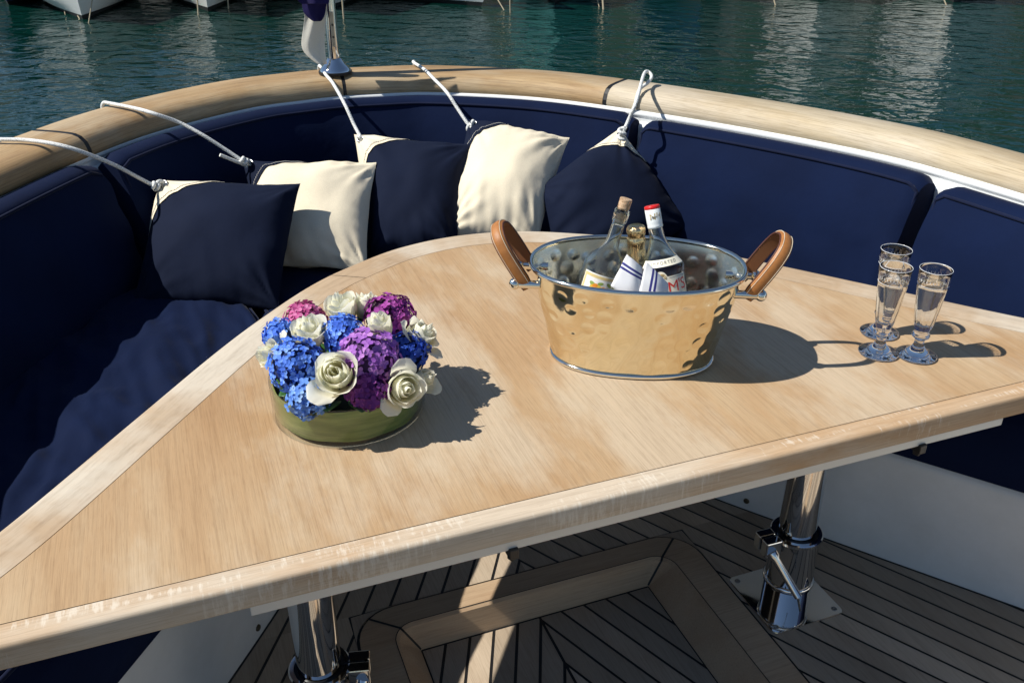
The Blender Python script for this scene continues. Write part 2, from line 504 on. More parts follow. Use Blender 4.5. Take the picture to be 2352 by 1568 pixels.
for side in (1, -1):
    nx, ny = -SD.y * side, SD.x        # across the planks
    # outside the well: planks on this half, minus the well frame
    for k in range(-6, 26):
        c0 = (k - .5) * PW + GAP / 2; c1_ = (k + .5) * PW - GAP / 2
        # strip across coordinate measured from the bench foot line through (S0+side*.655,1.695)
        base = (S0 + side * .655) * nx + 1.695 * ny - .24 * PW
        poly = [(S0, -1.2), (S0 + side * 1.6, -1.2), (S0 + side * 1.6, 2.7), (S0, 2.7)]
        if side < 0: poly = poly[::-1]
        hi = base - (k - .5) * PW * 1 - GAP / 2; lo = base - (k + .5) * PW + GAP / 2
        poly = clip(poly, nx, ny, hi); poly = clip(poly, -nx, -ny, -lo)
        if not poly: continue
        rest = poly
        a = clip(rest, 0, -1, -OUT_T - GAP)              # aft of the frame
        b = clip(rest, 0, 1, OUT_T + GAP)
        b = clip(b, -side, 0, -side * (S0 + side * (OUT_S + GAP)))
        if side * (S0) is None: pass
        if a and b and area(a) > 2e-4 and area(b) > 2e-4 and max(p[0] * side for p in a) > side * S0 + OUT_S + .002:
            # plank passes the corner in one piece
            plank(b, 0); plank(a, 0)
        else:
            plank(a, 0); plank(b, 0)
# inside the well: herringbone meeting on the centre line
WD = Vector((.39, -.92, 0))
for side in (1, -1):
    nx, ny = -WD.y * side, WD.x
    for k in range(-4, 40):
        poly = [(S0, -1.2), (S0 + side * IN_S, -1.2), (S0 + side * IN_S, IN_T), (S0, IN_T)]
        poly = [(x, y - .006 * (y > 0)) for x, y in poly]
        off = (S0 + side * IN_S) * nx + IN_T * ny - .0264
        hi = off - (k - .5) * PW - GAP / 2; lo = off - (k + .5) * PW + GAP / 2
        poly = clip(poly, nx, ny, hi); poly = clip(poly, -nx, -ny, -lo)
        if not poly: continue
        poly = clip(poly, -side, 0, -side * S0 - GAP / 2 + (0.0 if k % 2 else 0.0))
        plank(poly, WZ)
# coaming: flat top board and sloping riser, mitred at the corners, rounded corner
def corner_path(hs, tt, r, n=7):
    pts = [(S0 - hs, FRONT), (S0 - hs, tt - r)]
    for k in range(1, n): a = math.pi - k / n * math.pi / 2; pts.append((S0 - hs + r + r * math.cos(a), tt - r + r * math.sin(a)))
    pts += [(S0 - hs + r, tt), (S0 + hs - r, tt)]
    for k in range(1, n): a = math.pi / 2 - k / n * math.pi / 2; pts.append((S0 + hs - r + r * math.cos(a), tt - r + r * math.sin(a)))
    pts += [(S0 + hs, tt - r), (S0 + hs, FRONT)]
    return pts
po = corner_path(OUT_S, OUT_T, .10); pc = corner_path(CR_S, CR_T, .055); pm = corner_path(CR_S - .008, CR_T - .008, .05)
pi_ = corner_path(IN_S + .004, IN_T, .004)
NP = len(po)
mid1, mid2 = 1 + 4, NP - 2 - 4          # mitre stations
def coam(i0, i1, fa, fb):
    def seq(p, z): return [B(x, y, z) for x, y in p[i0:i1 + 1]]
    top = [seq(po, -.006), seq(po, .0035), seq(pc, .0035)]
    ris = [seq(pc, .0035), seq(pm, -.003), seq(pi_, WZ), seq(pi_, WZ - .01)]
    MB().grid(top).build('coaming_board', M_coam, sole)
    MB().grid(ris).build('riser_board', M_coam, sole)
for a, b in ((0, mid1), (mid1, mid2), (mid2, NP - 1)): coam(a, b, 0, 0)
for mi in (mid1, mid2):
    d = (B(*po[mi + 1]) - B(*po[mi - 1])).normalized() * .003
    pts = [B(*po[mi], .0042), B(*pc[mi], .0042), B(*pm[mi], -.002), B(*pi_[mi], WZ + .001)]
    up = Vector((0, 0, .0006))
    MB().grid([[p - d + up for p in pts], [p + d + up for p in pts]]).build('mitre_joint', M_caulk, sole)

# plank infill outside the rounded corners, crease lines and nibbed plank ends
for sgn in (-1, 1):
    arc = []
    for k in range(9):
        a = k / 8 * math.pi / 2
        arc.append((S0 + sgn * (OUT_S - .10 + (.10 + GAP) * math.cos(a)), OUT_T - .10 + (.10 + GAP) * math.sin(a)))
    poly = arc + [(S0 + sgn * (OUT_S + .002), OUT_T + .002 + GAP * 0)]
    poly = [p_ for p_ in poly if True]
    if sgn < 0: poly = poly[::-1]
    MB().prism([(p.x, p.y) for p in [B(x, y) for x, y in poly]], -.006, .0002).build('plank', M_deck, sole)
def seam_line(pts, wd, name, up=.0):
    rows = []
    for i, p in enumerate(pts):
        t_ = (pts[min(i + 1, len(pts) - 1)] - pts[max(i - 1, 0)]); t_.z = 0; t_.normalize()
        sd_ = Vector((-t_.y, t_.x, 0)) * wd / 2
        rows.append([p - sd_ + Z * up, p + sd_ + Z * up])
    MB().grid(rows).build(name, M_caulk, sole)
seam_line([B(x, y, .0042) for x, y in pc], .0022, 'crease_line')

# ------------------------------------------------------------------ settee base (white panels)
_bh = [(1.42, -.6), (1.36, .6), (1.245, .87), (1.085, 1.107), (.655, 1.695), (.50, 1.92), (.30, 2.13), (.12, 2.22)]
_bp = [Vector((-h, t, 0)) for h, t in _bh] + [Vector((0, 2.235, 0))] + [Vector((h, t, 0)) for h, t in reversed(_bh)]
_BC = resample(catmull(_bp, 8), 121)
BASEZ = .325
def basept(i, off, z):
    tn = (_BC[min(i + 1, 120)] - _BC[max(i - 1, 0)]).normalized()
    p = _BC[i] + Vector((-tn.y, tn.x, 0)) * off
    return B(p.x + S0, p.y, z)
sb = thing('settee_base', 'white moulded settee base panels below the table beside the teak sole', 'bench base', B(S0, 2.2, 0))
rows = [[basept(i, o_, z_) for o_, z_ in [(0, -.01), (0.0, BASEZ - .03), (.006, BASEZ - .012), (.02, BASEZ - .002), (.04, BASEZ), (.34, BASEZ)]] for i in range(121)]
MB().grid(rows, flip=True).build('panel', M_gel, sb, smooth=True)
rows = [[basept(i, -.0045, z_) for z_ in (-.003, .0012)] + [basept(i, .002, .0012)] for i in range(121)]
MB().grid(rows, flip=True).build('sealant_bead', M_caulk, sb)
for p_ in ((1716, 1159, .02), (558, 1418, .02)):
    # drain plugs low on the panels
    best = min(range(121), key=lambda i: (basept(i, 0, .03) - on(p_[0], p_[1], .03)).length)
    c_ = basept(best, -.001, .03); nrm = (basept(best, -.01, .03) - basept(best, 0, .03)).normalized()
    Mx = nrm.to_track_quat('Z', 'Y').to_matrix().to_4x4(); Mx.translation = c_
    MB().lathe([(0, .004), (.005, .004), (.007, .003), (.0085, 0), (.0085, -.002)], 14, Mx).build('drain_plug', plain('bronze_plug', (.10, .08, .05), .4, .8), sb, smooth=True)

# ------------------------------------------------------------------ settee cushions
def fbm(p, o=3):
    v = 0; a = 1
    for _ in range(o): v += a * noise.noise(p); p = p * 2.1 + Vector((3.1, 1.7, 9.2)); a *= .5
    return v
def back_cushion(q0, q1, label, ztop, off0, seed, wr=.004):
    th = .085; zb = .505
    root = thing('back_cushion', label, 'cushion', hull((q0 + q1) / 2, off0 + .1, zb), 'navy back cushions round the stern settee')
    n = 44; L = sum((hull(q0 + (q1 - q0) * k / n, .2, 0) - hull(q0 + (q1 - q0) * (k + 1) / n, .2, 0)).length for k in range(n))
    def wd(q_): return off0 + railw(q_)
    # section from back bottom, over the top, down the face; lean = recline of the face
    H = ztop - zb; lean = .085
    def sec(q_, e):
        # e: 0..1 closeness to an end (rounding)
        r = .022
        pts = []
        def P(o_, z_): pts.append((o_, z_))
        P(.0 + lean, zb); P(.0, ztop - .05); P(.006, ztop - .012); P(.02, ztop - .002); P(.05, ztop + .004); P(th - .012, ztop - .002); P(th, ztop - .010); P(th + .006, ztop - .022)
        for k in range(1, 15):
            f = k / 15
            bulge = .018 * math.sin(math.pi * f) ** .8
            P(th + .006 + lean * f + bulge, ztop - .022 - (H - .03) * f)
        P(th + lean + .004, zb + .004); P(th + lean - .01, zb - .004); P(lean, zb)
        return pts
    rows = []
    for k in range(n + 1):
        f = k / n
        q_ = q0 + (q1 - q0) * f
        dist = min(f, 1 - f) * L
        e = max(0, 1 - dist / .035)
        sh = 1 - (1 - math.sqrt(max(0, 1 - e * e))) * .22
        row = []
        for (o_, z_) in sec(q_, e):
            oo = th * .5 + lean * (ztop - z_) / H
            o2 = oo + (o_ - oo) * sh
            z2 = z_ - (ztop - .2 < z_) * e * e * .018 * ((z_ - ztop + .2) / .2)
            p = hull(q_, wd(q_) + o2, z2)
            if o_ > oo and z_ < ztop - .03:
                inn = (hull(q_, .3, 0) - hull(q_, .1, 0)).normalized()
                ll = f * L
                wv = fbm(Vector((ll * 3.0, z_ * 6, seed)), 3) * wr * 1.6
                low = max(0, 1 - (z_ - zb) / .16); endf = max(0, 1 - dist / .20)
                wv += (low * .8 + endf) * wr * 1.8 * noise.noise(Vector((ll * 16 + z_ * 7, z_ * 9 - ll * 5, seed + 4)))
                p += inn * wv
            row.append(p)
        rows.append(row)
    b = MB().grid(rows, flip=True)
    b.cap(rows[0]); b.cap(rows[-1], flip=True)
    b.build('cover', M_navy, root, smooth=True)
    # piping along the top front edge and down both ends of the face
    pts = []
    m_ = 60
    for k in range(m_ + 1):
        f = k / m_
        q_ = q0 + (q1 - q0) * (.004 + .992 * f)
        dist = min(f, 1 - f) * L
        e = max(0, 1 - dist / .035)
        pts.append(hull(q_, wd(q_) + th + .005 - e * .006, ztop - .014 - e * e * .02))
    a = [hull(q0 + (q1 - q0) * .006, wd(q0) + th + .003 + lean * f, ztop - .05 - (H - .07) * f) for f in [1 - j / 12 for j in range(13)]]
    c_ = [hull(q1 - (q1 - q0) * .006, wd(q1) + th + .003 + lean * f, ztop - .05 - (H - .07) * f) for f in [j / 12 for j in range(13)]]
    MB().tube(a + pts + c_, .0042, 8).build('piping', M_piping, root, smooth=True)
    return root
qA, qB, qC = qat(-.94, 2.835), qat(1.02, 2.72), qat(1.46, 1.79)
G = .0022
back_cushion(.155, qA - G, 'shaded navy back cushion at the far left along the port side', .884, -.012, 1.0, .006)
back_cushion(qA + G, qB - G, 'long curved navy back cushion behind the five scatter pillows', .878, .002, 5.0, .0035)
back_cushion(qB + G, qC - G, 'sunlit navy back cushion behind the bottles in the bucket', .872, .012, 9.0, .003)
back_cushion(qC + G, .84, 'navy back cushion at the right edge behind the tall glasses', .868, .013, 13.0, .003)

SEATZ = .54
def seat_cushion(f0, f1, label, seed, wr=.006):
    """between the settee base front and the hull liner; f along the settee 0..1"""
    root = thing('seat_cushion', label, 'cushion', basept(int((f0 + f1) * 60), .2, BASEZ), 'navy seat cushions round the stern settee')
    n, mcol = 90, 56
    def front(f):
        x = f * 120; i = min(int(x), 119)
        return basept(i, -.012, 0).lerp(basept(i + 1, -.012, 0), x - i)
    def rear(f):
        # closest matching hull station: map by fraction with the same symmetric spacing
        qq = .115 + .77 * f
        return hull(qq, railw(qq) + .05, 0)
    L = sum((front(f0 + (f1 - f0) * k / n).lerp(rear(f0 + (f1 - f0) * k / n), .5) - front(f0 + (f1 - f0) * (k + 1) / n).lerp(rear(f0 + (f1 - f0) * (k + 1) / n), .5)).length for k in range(n))
    rows = []
    for k in range(n + 1):
        f = k / n
        ff = f0 + (f1 - f0) * (.002 + .996 * f)
        a, b = front(ff), rear(ff)
        dist = min(f, 1 - f) * L
        e = max(0, 1 - dist / .04)
        drop = (1 - math.sqrt(max(0, 1 - e * e))) * .035
        row = [a + Z * (BASEZ + .002), a + (a - b).normalized() * .012 + Z * (BASEZ + .05), a + (a - b).normalized() * .01 + Z * (SEATZ - .045)]
        for j in range(mcol + 1):
            v = j / mcol
            p = a.lerp(b, v)
            ev = max(0, 1 - v * (b - a).length / .045)
            z = SEATZ - (1 - math.sqrt(max(0, 1 - ev * ev))) * .04 - drop
            ll = f * L; dd = v * .5
            z += wr * .7 * fbm(Vector((ll * 2.2, dd * 3.0, seed)), 2)
            rid = noise.noise(Vector((ll * 5.5 + dd * 6, dd * 4 - ll * 2.5, seed + 3)))
            rid2 = noise.noise(Vector((ll * 11 - dd * 9, dd * 8 + ll * 4, seed + 8)))
            rid3 = noise.noise(Vector((ll * 9 + dd * 17, dd * 7 - ll * 5, seed + 14)))
            z += wr * (1.0 * (1 - abs(rid) * 2.2) + .55 * (1 - abs(rid2) * 2) + .42 * max(0, 1 - abs(rid3) * 3.4)) * (1 - e) * (1 - ev)
            row.append(p + Z * z)
        rows.append(row)
    bld = MB().grid(rows, flip=True)
    bld.cap([r for r in rows[0]]); bld.cap([r for r in rows[-1]], flip=True)
    bld.build('cover', M_navy, root, smooth=True)
    for fe, sg in ((.008, 0), (.992, n)):
        pts = [Vector(p) + Z * .002 for p in rows[1 if sg == 0 else n - 1][4:]]
        MB().tube(pts, .0045, 8).build('piping', M_piping, root, smooth=True)
    pts = [Vector(r[4]) + Z * .001 for r in rows]
    MB().tube(pts, .0045, 8).build('piping', M_piping, root, smooth=True)
    return root
seat_cushion(.06, .262, 'navy seat cushion at the left edge nearest the camera', 2.0, .013)
seat_cushion(.264, .415, 'wrinkled navy seat cushion left of the table beside the shaded seat back', 21.0, .015)
seat_cushion(.417, .60, 'navy seat cushion under the scatter pillows behind the table', 31.0, .006)
seat_cushion(.602, .76, 'navy seat cushion behind the ice bucket and glasses', 41.0, .005)
seat_cushion(.762, .94, 'navy seat cushion at the right edge beyond the table end', 51.0, .005)

# ------------------------------------------------------------------ table
TZ = .72
_th = [(1.195, 1.05), (1.195, 1.10), (1.13, 1.175), (1.015, 1.30), (.83, 1.545), (.67, 1.757), (.555, 1.893), (.43, 2.02), (.32, 2.10), (.17, 2.178)]
STB = .68
_tp = [Vector((-h, t, 0)) for h, t in _th] + [Vector((0, 2.207, 0))] + [Vector((h, t, 0)) for h, t in reversed(_th)]
_TC = resample(catmull(_tp, 10), 161)
TF = 1.036
def tpt(i, off, z):
    tn = (_TC[min(i + 1, 160)] - _TC[max(i - 1, 0)]).normalized()
    p = _TC[i] + Vector((tn.y, -tn.x, 0)) * off
    return Vector((p.x + STB, max(p.y, TF + .0005), z))
def tw(i, off, z): p = tpt(i, off, z); return B(p.x, p.y, z)
table = thing('cockpit_table', 'large weathered teak half oval cockpit table on two steel pedestals', 'table', B(S0, 1.4, 0))
EW, FW = .088, .040     # widths of curved and straight edging
SEAM = .0016
# panel: inner outline
ring = []
for i in range(161):
    p = tpt(i, EW + SEAM, 0)
    if p.y >= TF + FW + SEAM: ring.append((p.x, p.y))
def xcut(a, b): f = (TF + FW + SEAM - a[1]) / (b[1] - a[1]); return (a[0] + (b[0] - a[0]) * f, TF + FW + SEAM)
ring = [xcut(ring[0], ring[1])] + ring + [xcut(ring[-1], ring[-2])]
wr_ = [B(x, y) for x, y in ring]
MB().prism([(p.x, p.y) for p in reversed(wr_)], TZ - .03, TZ).build('veneer_panel', M_top, table)
core = [tpt(i, .03, 0) for i in range(161)]
wr_ = [B(p.x, max(p.y, TF + .02)) for p in core]
MB().prism([(p.x, p.y) for p in reversed(wr_)], TZ - .044, TZ - .0022).build('core_board', M_caulk, table)
# curved edging in four scarfed lengths
TLEN = sum((a_ - b_).length for a_, b_ in zip(_TC, _TC[1:])) / 160
def edge_piece(i0, i1):
    rows = []
    for i in range(i0, i1 + 1):
        rows.append([tw(i, o_, TZ + z_) for o_, z_ in [(EW, -.006), (EW, 0.0), (EW * .5, .0006), (.014, .0004), (.0065, -.0015), (.002, -.005), (0, -.011), (0, -.034), (.003, -.041), (.009, -.045), (EW, -.046)]])
    b = MB().grid(rows, uv=[(i * TLEN, -.008 * j) for i in range(i0, i1 + 1) for j in range(11)])
    b.cap(rows[0], flip=True); b.cap(rows[-1])
    return b.build('curved_edging', M_edgeb, table, smooth=True, uv=True)
cuts = [3, 62, 86, 110, 157]
for a, b in zip(cuts, cuts[1:]):
    o = edge_piece(a, b)
    m = o.modifiers.new('split', 'EDGE_SPLIT'); m.split_angle = R(50)
# scarf hairlines between the lengths
for i in cuts[1:-1]:
    a, b = tw(i - 1, .004, TZ + .0016), tw(i + 1, EW, TZ + .0010)
    d = Vector((b - a).normalized()).cross(Z) * .0006
    obj('scarf_joint', [a - d, a + d, b + d, b - d], [(0, 1, 2, 3)], M_caulk, table)
# straight front edging, bullnosed
sL, sR_ = STB - 1.205, STB + 1.205
rows = []
for k in range(41):
    s_ = sL + (sR_ - sL) * k / 40
    rows.append([B(s_, TF + o_, TZ + z_) for o_, z_ in [(FW, -.006), (FW, .0), (FW * .55, .0005), (.008, .0), (.0035, -.0012), (.001, -.0038), (0, -.008), (0, -.038), (.0012, -.042), (.004, -.0445), (FW, -.046)]])
b = MB().grid(rows); b.cap(rows[0], flip=True); b.cap(rows[-1])
o = b.build('front_edging', M_edgef, table, smooth=True)
m = o.modifiers.new('split', 'EDGE_SPLIT'); m.split_angle = R(50)
# pale metal channel under the front edge and the recessed flap hinge to its left
ob = MB().box(B((-.005 + 1.40) / 2, TF + .022, TZ - .0555), 1.405, .030, .018, Matrix.Rotation(ANG, 3, 'Z')).build('under_rail', M_alu, table); bevel(ob, .002)
ob = MB().box(B(-.17, TF + .045, TZ - .055), .32, .016, .016, Matrix.Rotation(ANG, 3, 'Z')).build('hinge_rail', M_alu, table); bevel(ob, .002)
for sx in (.398, 1.207):
    ob = MB().box(B(sx, TF + .012, TZ - .070), .016, .022, .020, Matrix.Rotation(ANG, 3, 'Z')).box(B(sx, TF + .014, TZ - .083), .010, .012, .012, Matrix.Rotation(ANG + .4, 3, 'Z')).build('black_clip', M_dark, table); bevel(ob, .002)
ob = MB().box(B(S0, 1.42, TZ - .060), 1.2, .10, .03, Matrix.Rotation(ANG, 3, 'Z')).build('cross_beam', M_alu, table)

def pedestal(s_, t_, lug_ang, rod_dir):
    # leg: upper pipe, lower tube, clamp with lever, base plate and screws
    leg = MB()
    c0 = B(s_, t_, 0)
    T4 = Matrix.Translation(c0)
    leg.lathe([(.0565, .004), (.0565, .195), (.0575, .198), (.061, .199), (.061, .206), (.058, .2085), (.050, .2085), (.049, .20), (.049, .15)], 48, T4)
    L_ = leg.build('leg', M_chrome, table, smooth=True)
    m = L_.modifiers.new('split', 'EDGE_SPLIT'); m.split_angle = R(35)
    MB().lathe([(.0435, .05), (.0435, .66)], 40, T4).build('inner_pipe', M_chrome, L_, smooth=True)
    MB().lathe([(.0488, .196), (.0488, .2065), (.0437, .2065), (.0437, .196)], 40, T4).build('bushing', M_dark, L_, smooth=False)
    o = MB().lathe([(.0566, .058), (.0605, .060), (.0605, .070), (.0566, .072)], 48, T4).build('ring', M_chrome, L_, smooth=True)
    # plate, rounded square
    pr = []
    hw_, r = .101, .016
    for cx_, cy_, a0 in ((1, 1, 0), (-1, 1, 90), (-1, -1, 180), (1, -1, 270)):
        for k in range(5):
            a = R(a0 + k * 22.5); pr.append((cx_ * (hw_ - r) + r * math.cos(a), cy_ * (hw_ - r) + r * math.sin(a)))
    ring = [B(s_ + x, t_ + y) for x, y in pr]
    o = MB().prism([(p.x, p.y) for p in ring], .0005, .0052).build('base_plate', M_chrome, L_); bevel(o, .0015, 2)
    for x in (-1, 1):
        for y in (-1, 1):
            p = B(s_ + x * .083, t_ + y * .083)
            sm = MB().lathe([(.0075, .0052), (.0072, .0062), (.005, .0068), (.0035, .0066), (.003, .0054), (0, .0054)], 14, Matrix.Translation(p)).build('screw', plain('steel_screw', (.35, .35, .34), .3, 1.0), L_, smooth=True)
    # clamp lugs either side of the slot
    d = Vector((math.cos(lug_ang), math.sin(lug_ang), 0)); e = Vector((-d.y, d.x, 0))
    for sg in (-1, 1):
        cc = c0 + d * .077 + e * (.0145 * sg) + Z * .190
        Mx = Matrix((d, e, Z)).transposed()
        o = MB().box(cc, .042, .024, .044, Mx).build('clamp_lug', M_chrome, L_); bevel(o, .003, 2)
    obj_ = MB().box(c0 + d * .062 + Z * .186, .05, .0045, .046, Matrix((d, e, Z)).transposed()).build('clamp_slot', M_dark, L_)
    p0 = c0 + d * .083 + e * (-.027) + Z * .186 if rod_dir > 0 else c0 + d * .083 + e * .027 + Z * .186
    dr = (e * (-1 if rod_dir > 0 else 1) * .62 - Z * .62 + d * -.25).normalized()
    lev = MB().tube([p0, p0 + dr * .012, p0 + dr * .018, p0 + dr * .115], [.013, .013, .0095, .0095], 16).build('lever', M_chrome, L_, smooth=True)
    m = lev.modifiers.new('split', 'EDGE_SPLIT'); m.split_angle = R(40)
    MB().tube([p0 + dr * .112, p0 + dr * .112 + Z * -.045 + Vector((.012, 0, 0))], .0028, 8).build('lever_pin', M_chrome, L_, smooth=True)
pedestal(1.236, 1.353, math.atan2(-.35, -1.0), 1 * -1)
pedestal(.104, 1.345, math.atan2(.12, 1.0), 1)

# ------------------------------------------------------------------ scatter pillows
M_thread = plain('stitching_thread', (.55, .53, .48), .8)
M_threadd = plain('grey_stitching_thread', (.42, .40, .36), .8)
M_grom = plain('nickel_grommet', (.62, .60, .55), .25, 1.0)
def rope_mat():
    m, t, p = mat('white_braided_rope')
    p.inputs['Base Color'].default_value = (.78, .79, .76, 1); p.inputs['Roughness'].default_value = .7
    v = nn(t, 'ShaderNodeTexVoronoi', Scale=420.0); t.links.new(mapped(t, (1, 1, 1)), v.inputs[0])
    r = ramp(t, [(.0, (.84, .85, .82)), (.55, (.78, .79, .76)), (.8, (.42, .44, .44))]); t.links.new(v.outputs['Distance'], r.inputs[0])
    t.links.new(r.outputs[0], p.inputs['Base Color'])
    b_ = nn(t, 'ShaderNodeMath', operation='MULTIPLY'); b_.inputs[1].default_value = -1.0; t.links.new(v.outputs['Distance'], b_.inputs[0])
    bump(t, p, b_.outputs[0], .8, .002)
    return m
M_rope = rope_mat()
def pillow(label, corners, th, clothm, patchm, stitchm, pc, seed, group='scatter pillows on the stern settee', pinch=.05, wr=1.0, A=.62):
    """corners TL,TR,BR,BL of the front outline; pc = corner index carrying the patch"""
    TL, TR, BR, BL = corners
    nrm = ((TR - TL) + (BR - BL)).cross((BL - TL) + (BR - TR)).normalized()
    if nrm.y > 0: nrm = -nrm
    size = ((TR - TL).length + (BL - TL).length) / 2
    cen = (TL + TR + BR + BL) / 4
    root = thing('pillow', label, 'pillow', (cen.x, cen.y, min(c.z for c in corners)), group)
    CC = [(-1, 1), (1, 1), (1, -1), (-1, -1)]
    def surf(u, v, side):
        du = 1 - pinch * (1 - v * v) * abs(u) ** 1.5
        dv = 1 - pinch * (1 - u * u) * abs(v) ** 1.5
        uu, vv = u * du, v * dv
        a, b = (uu + 1) / 2, (1 - vv) / 2
        p = TL.lerp(TR, a).lerp(BL.lerp(BR, a), b)
        h = max(0, 1 - abs(u) ** 2.6) ** .62 * max(0, 1 - abs(v) ** 2.6) ** .62
        hh = th * 1.12 * h
        # gathers running in from each corner, sagging folds low down, soft lumps
        wv = 0
        for ci, (cu, cv) in enumerate(CC):
            x, y = abs(u - cu), abs(v - cv)
            r = math.hypot(x, y)
            ang = math.atan2(y, x)
            k = noise.noise(Vector((ang * 4.6 + ci * 7.3, r * .7, seed)))
            wv += .040 * size * k * math.exp(-(r / .66) ** 2) * min(1, r * 3)
        low = max(0, (-v - .05))
        wv += .024 * size * low * noise.noise(Vector((u * 4.6 + v * 1.2, v * 1.6, seed + 3)))
        eg = max(abs(u), abs(v)) ** 6
        along = u if abs(v) > abs(u) else v
        wv += .013 * size * eg * noise.noise(Vector((along * 9, seed, side)))
        wv += .022 * size * noise.noise(Vector((u * 1.3, v * 1.3, seed + 9)))
        q_ = p + nrm * (side * (hh + wv * wr * min(1, h * 3 + .12)))
        q_ += nrm * (.020 * size * noise.noise(Vector((u * 2.2, v * 2.2, seed + 17))))
        return q_
    n = 56
    def spread(k): x = -1 + 2 * k / n; return math.copysign(1 - (1 - abs(x)) ** 1.25, x)
    fr = [[surf(spread(j), spread(i), 1) for j in range(n + 1)] for i in range(n + 1)]
    bk = [[surf(spread(j), spread(i), -1) for j in range(n + 1)] for i in range(n + 1)]
    b = MB().grid(fr); b.grid(bk, flip=True)
    # seam around the edge
    edge = [(i, 0) for i in range(n + 1)] + [(n, j) for j in range(1, n + 1)] + [(i, n) for i in range(n - 1, -1, -1)] + [(0, j) for j in range(n - 1, 0, -1)]
    b.grid([[fr[i][j] for i, j in edge], [bk[i][j] for i, j in edge]], closed_u=True, flip=True)
    b.build('cover', clothm, root, smooth=True)
    cu, cv = CC[pc]
    # patch: concave-edged triangle of contrasting cloth over the corner, on both faces
    def PP(a, bb, side, lift):
        u_, v_ = cu * (1 - 2 * a), cv * (1 - 2 * bb)
        return surf(max(-1, min(1, u_)), max(-1, min(1, v_)), side) + nrm * (side * lift)
    m_ = 26
    b = MB()
    for side in (1, -1):
        rows = []
        for i in range(m_ + 1):
            f = i / m_
            bx = A * f ** 1.75; by = A * (1 - f) ** 1.75
            row = []
            for j in range(9):
                g_ = j / 8
                row.append(PP(bx * g_, by * g_, side, .0035 + .002 * (1 - g_)))
            rows.append(row)
        b.grid(rows, flip=(side > 0) != ((cu * cv) > 0))
    b.build('corner_patch', patchm, root, smooth=True)
    # zigzag stitch line just inside the patch edge
    pts = []
    for i in range(60):
        f = .07 + .86 * i / 59
        s_ = .86 + (.035 if i % 2 else 0)
        pts.append(PP(A * f ** 1.75 * s_, A * (1 - f) ** 1.75 * s_, 1, .0052))
    MB().tube(pts, .0008, 5).build('stitching', stitchm, root)
    ga = .060
    gc = PP(ga, ga, 1, .006)
    g1 = (PP(ga + .02, ga, 1, .006) - gc).normalized(); g2 = nrm.cross(g1).normalized(); g1 = g2.cross(nrm)
    ringp = [gc + g1 * (.0105 * math.cos(2 * math.pi * k / 24)) + g2 * (.0105 * math.sin(2 * math.pi * k / 24)) for k in range(24)]
    MB().tube(ringp, .0032, 8, closed=True).build('grommet', M_grom, root, smooth=True)
    hole = [gc + g1 * (.008 * math.cos(2 * math.pi * k / 16)) + g2 * (.008 * math.sin(2 * math.pi * k / 16)) - nrm * .0015 for k in range(16)]
    MB().cap(hole).build('grommet_hole', M_dark, root)
    return root, gc, nrm
def pc_(tl, tr, br, bl):
    return [dep(*p) for p in (tl, tr, br, bl)]
PIL = {}
PIL[1] = pillow('navy pillow with a cream corner patch, leftmost of the five', pc_((366, 415, 2.56), (690, 422, 2.50), (640, 712, 2.21), (304, 702, 2.23)), .075, M_navyp, M_cream, M_threadd, 0, 3.3)
PIL[2] = pillow('cream pillow with a navy corner patch, second from the left', pc_((558, 370, 2.78), (864, 372, 2.72), (842, 624, 2.43), (594, 614, 2.46)), .072, M_cream, M_navyp, M_thread, 0, 7.7, pinch=.05)
PIL[3] = pillow('navy pillow with a cream corner patch, middle one of the five', pc_((814, 310, 2.90), (1084, 332, 2.82), (1048, 574, 2.54), (845, 602, 2.55)), .075, M_navyp, M_cream, M_threadd, 0, 12.9)
PIL[4] = pillow('plump cream pillow in full sun, second from the right', pc_((1078, 276, 2.96), (1308, 316, 2.88), (1234, 562, 2.58), (1010, 542, 2.60)), .082, M_cream, M_navyp, M_thread, 0, 19.1, pinch=.04, wr=1.5)
PIL[5] = pillow('navy pillow tilted on its corner, rightmost of the five', pc_((1422, 298, 2.86), (1582, 518, 2.70), (1305, 668, 2.50), (1240, 430, 2.70)), .075, M_navyp, M_cream, M_threadd, 0, 26.4, pinch=-.02, wr=1.3, A=.46)

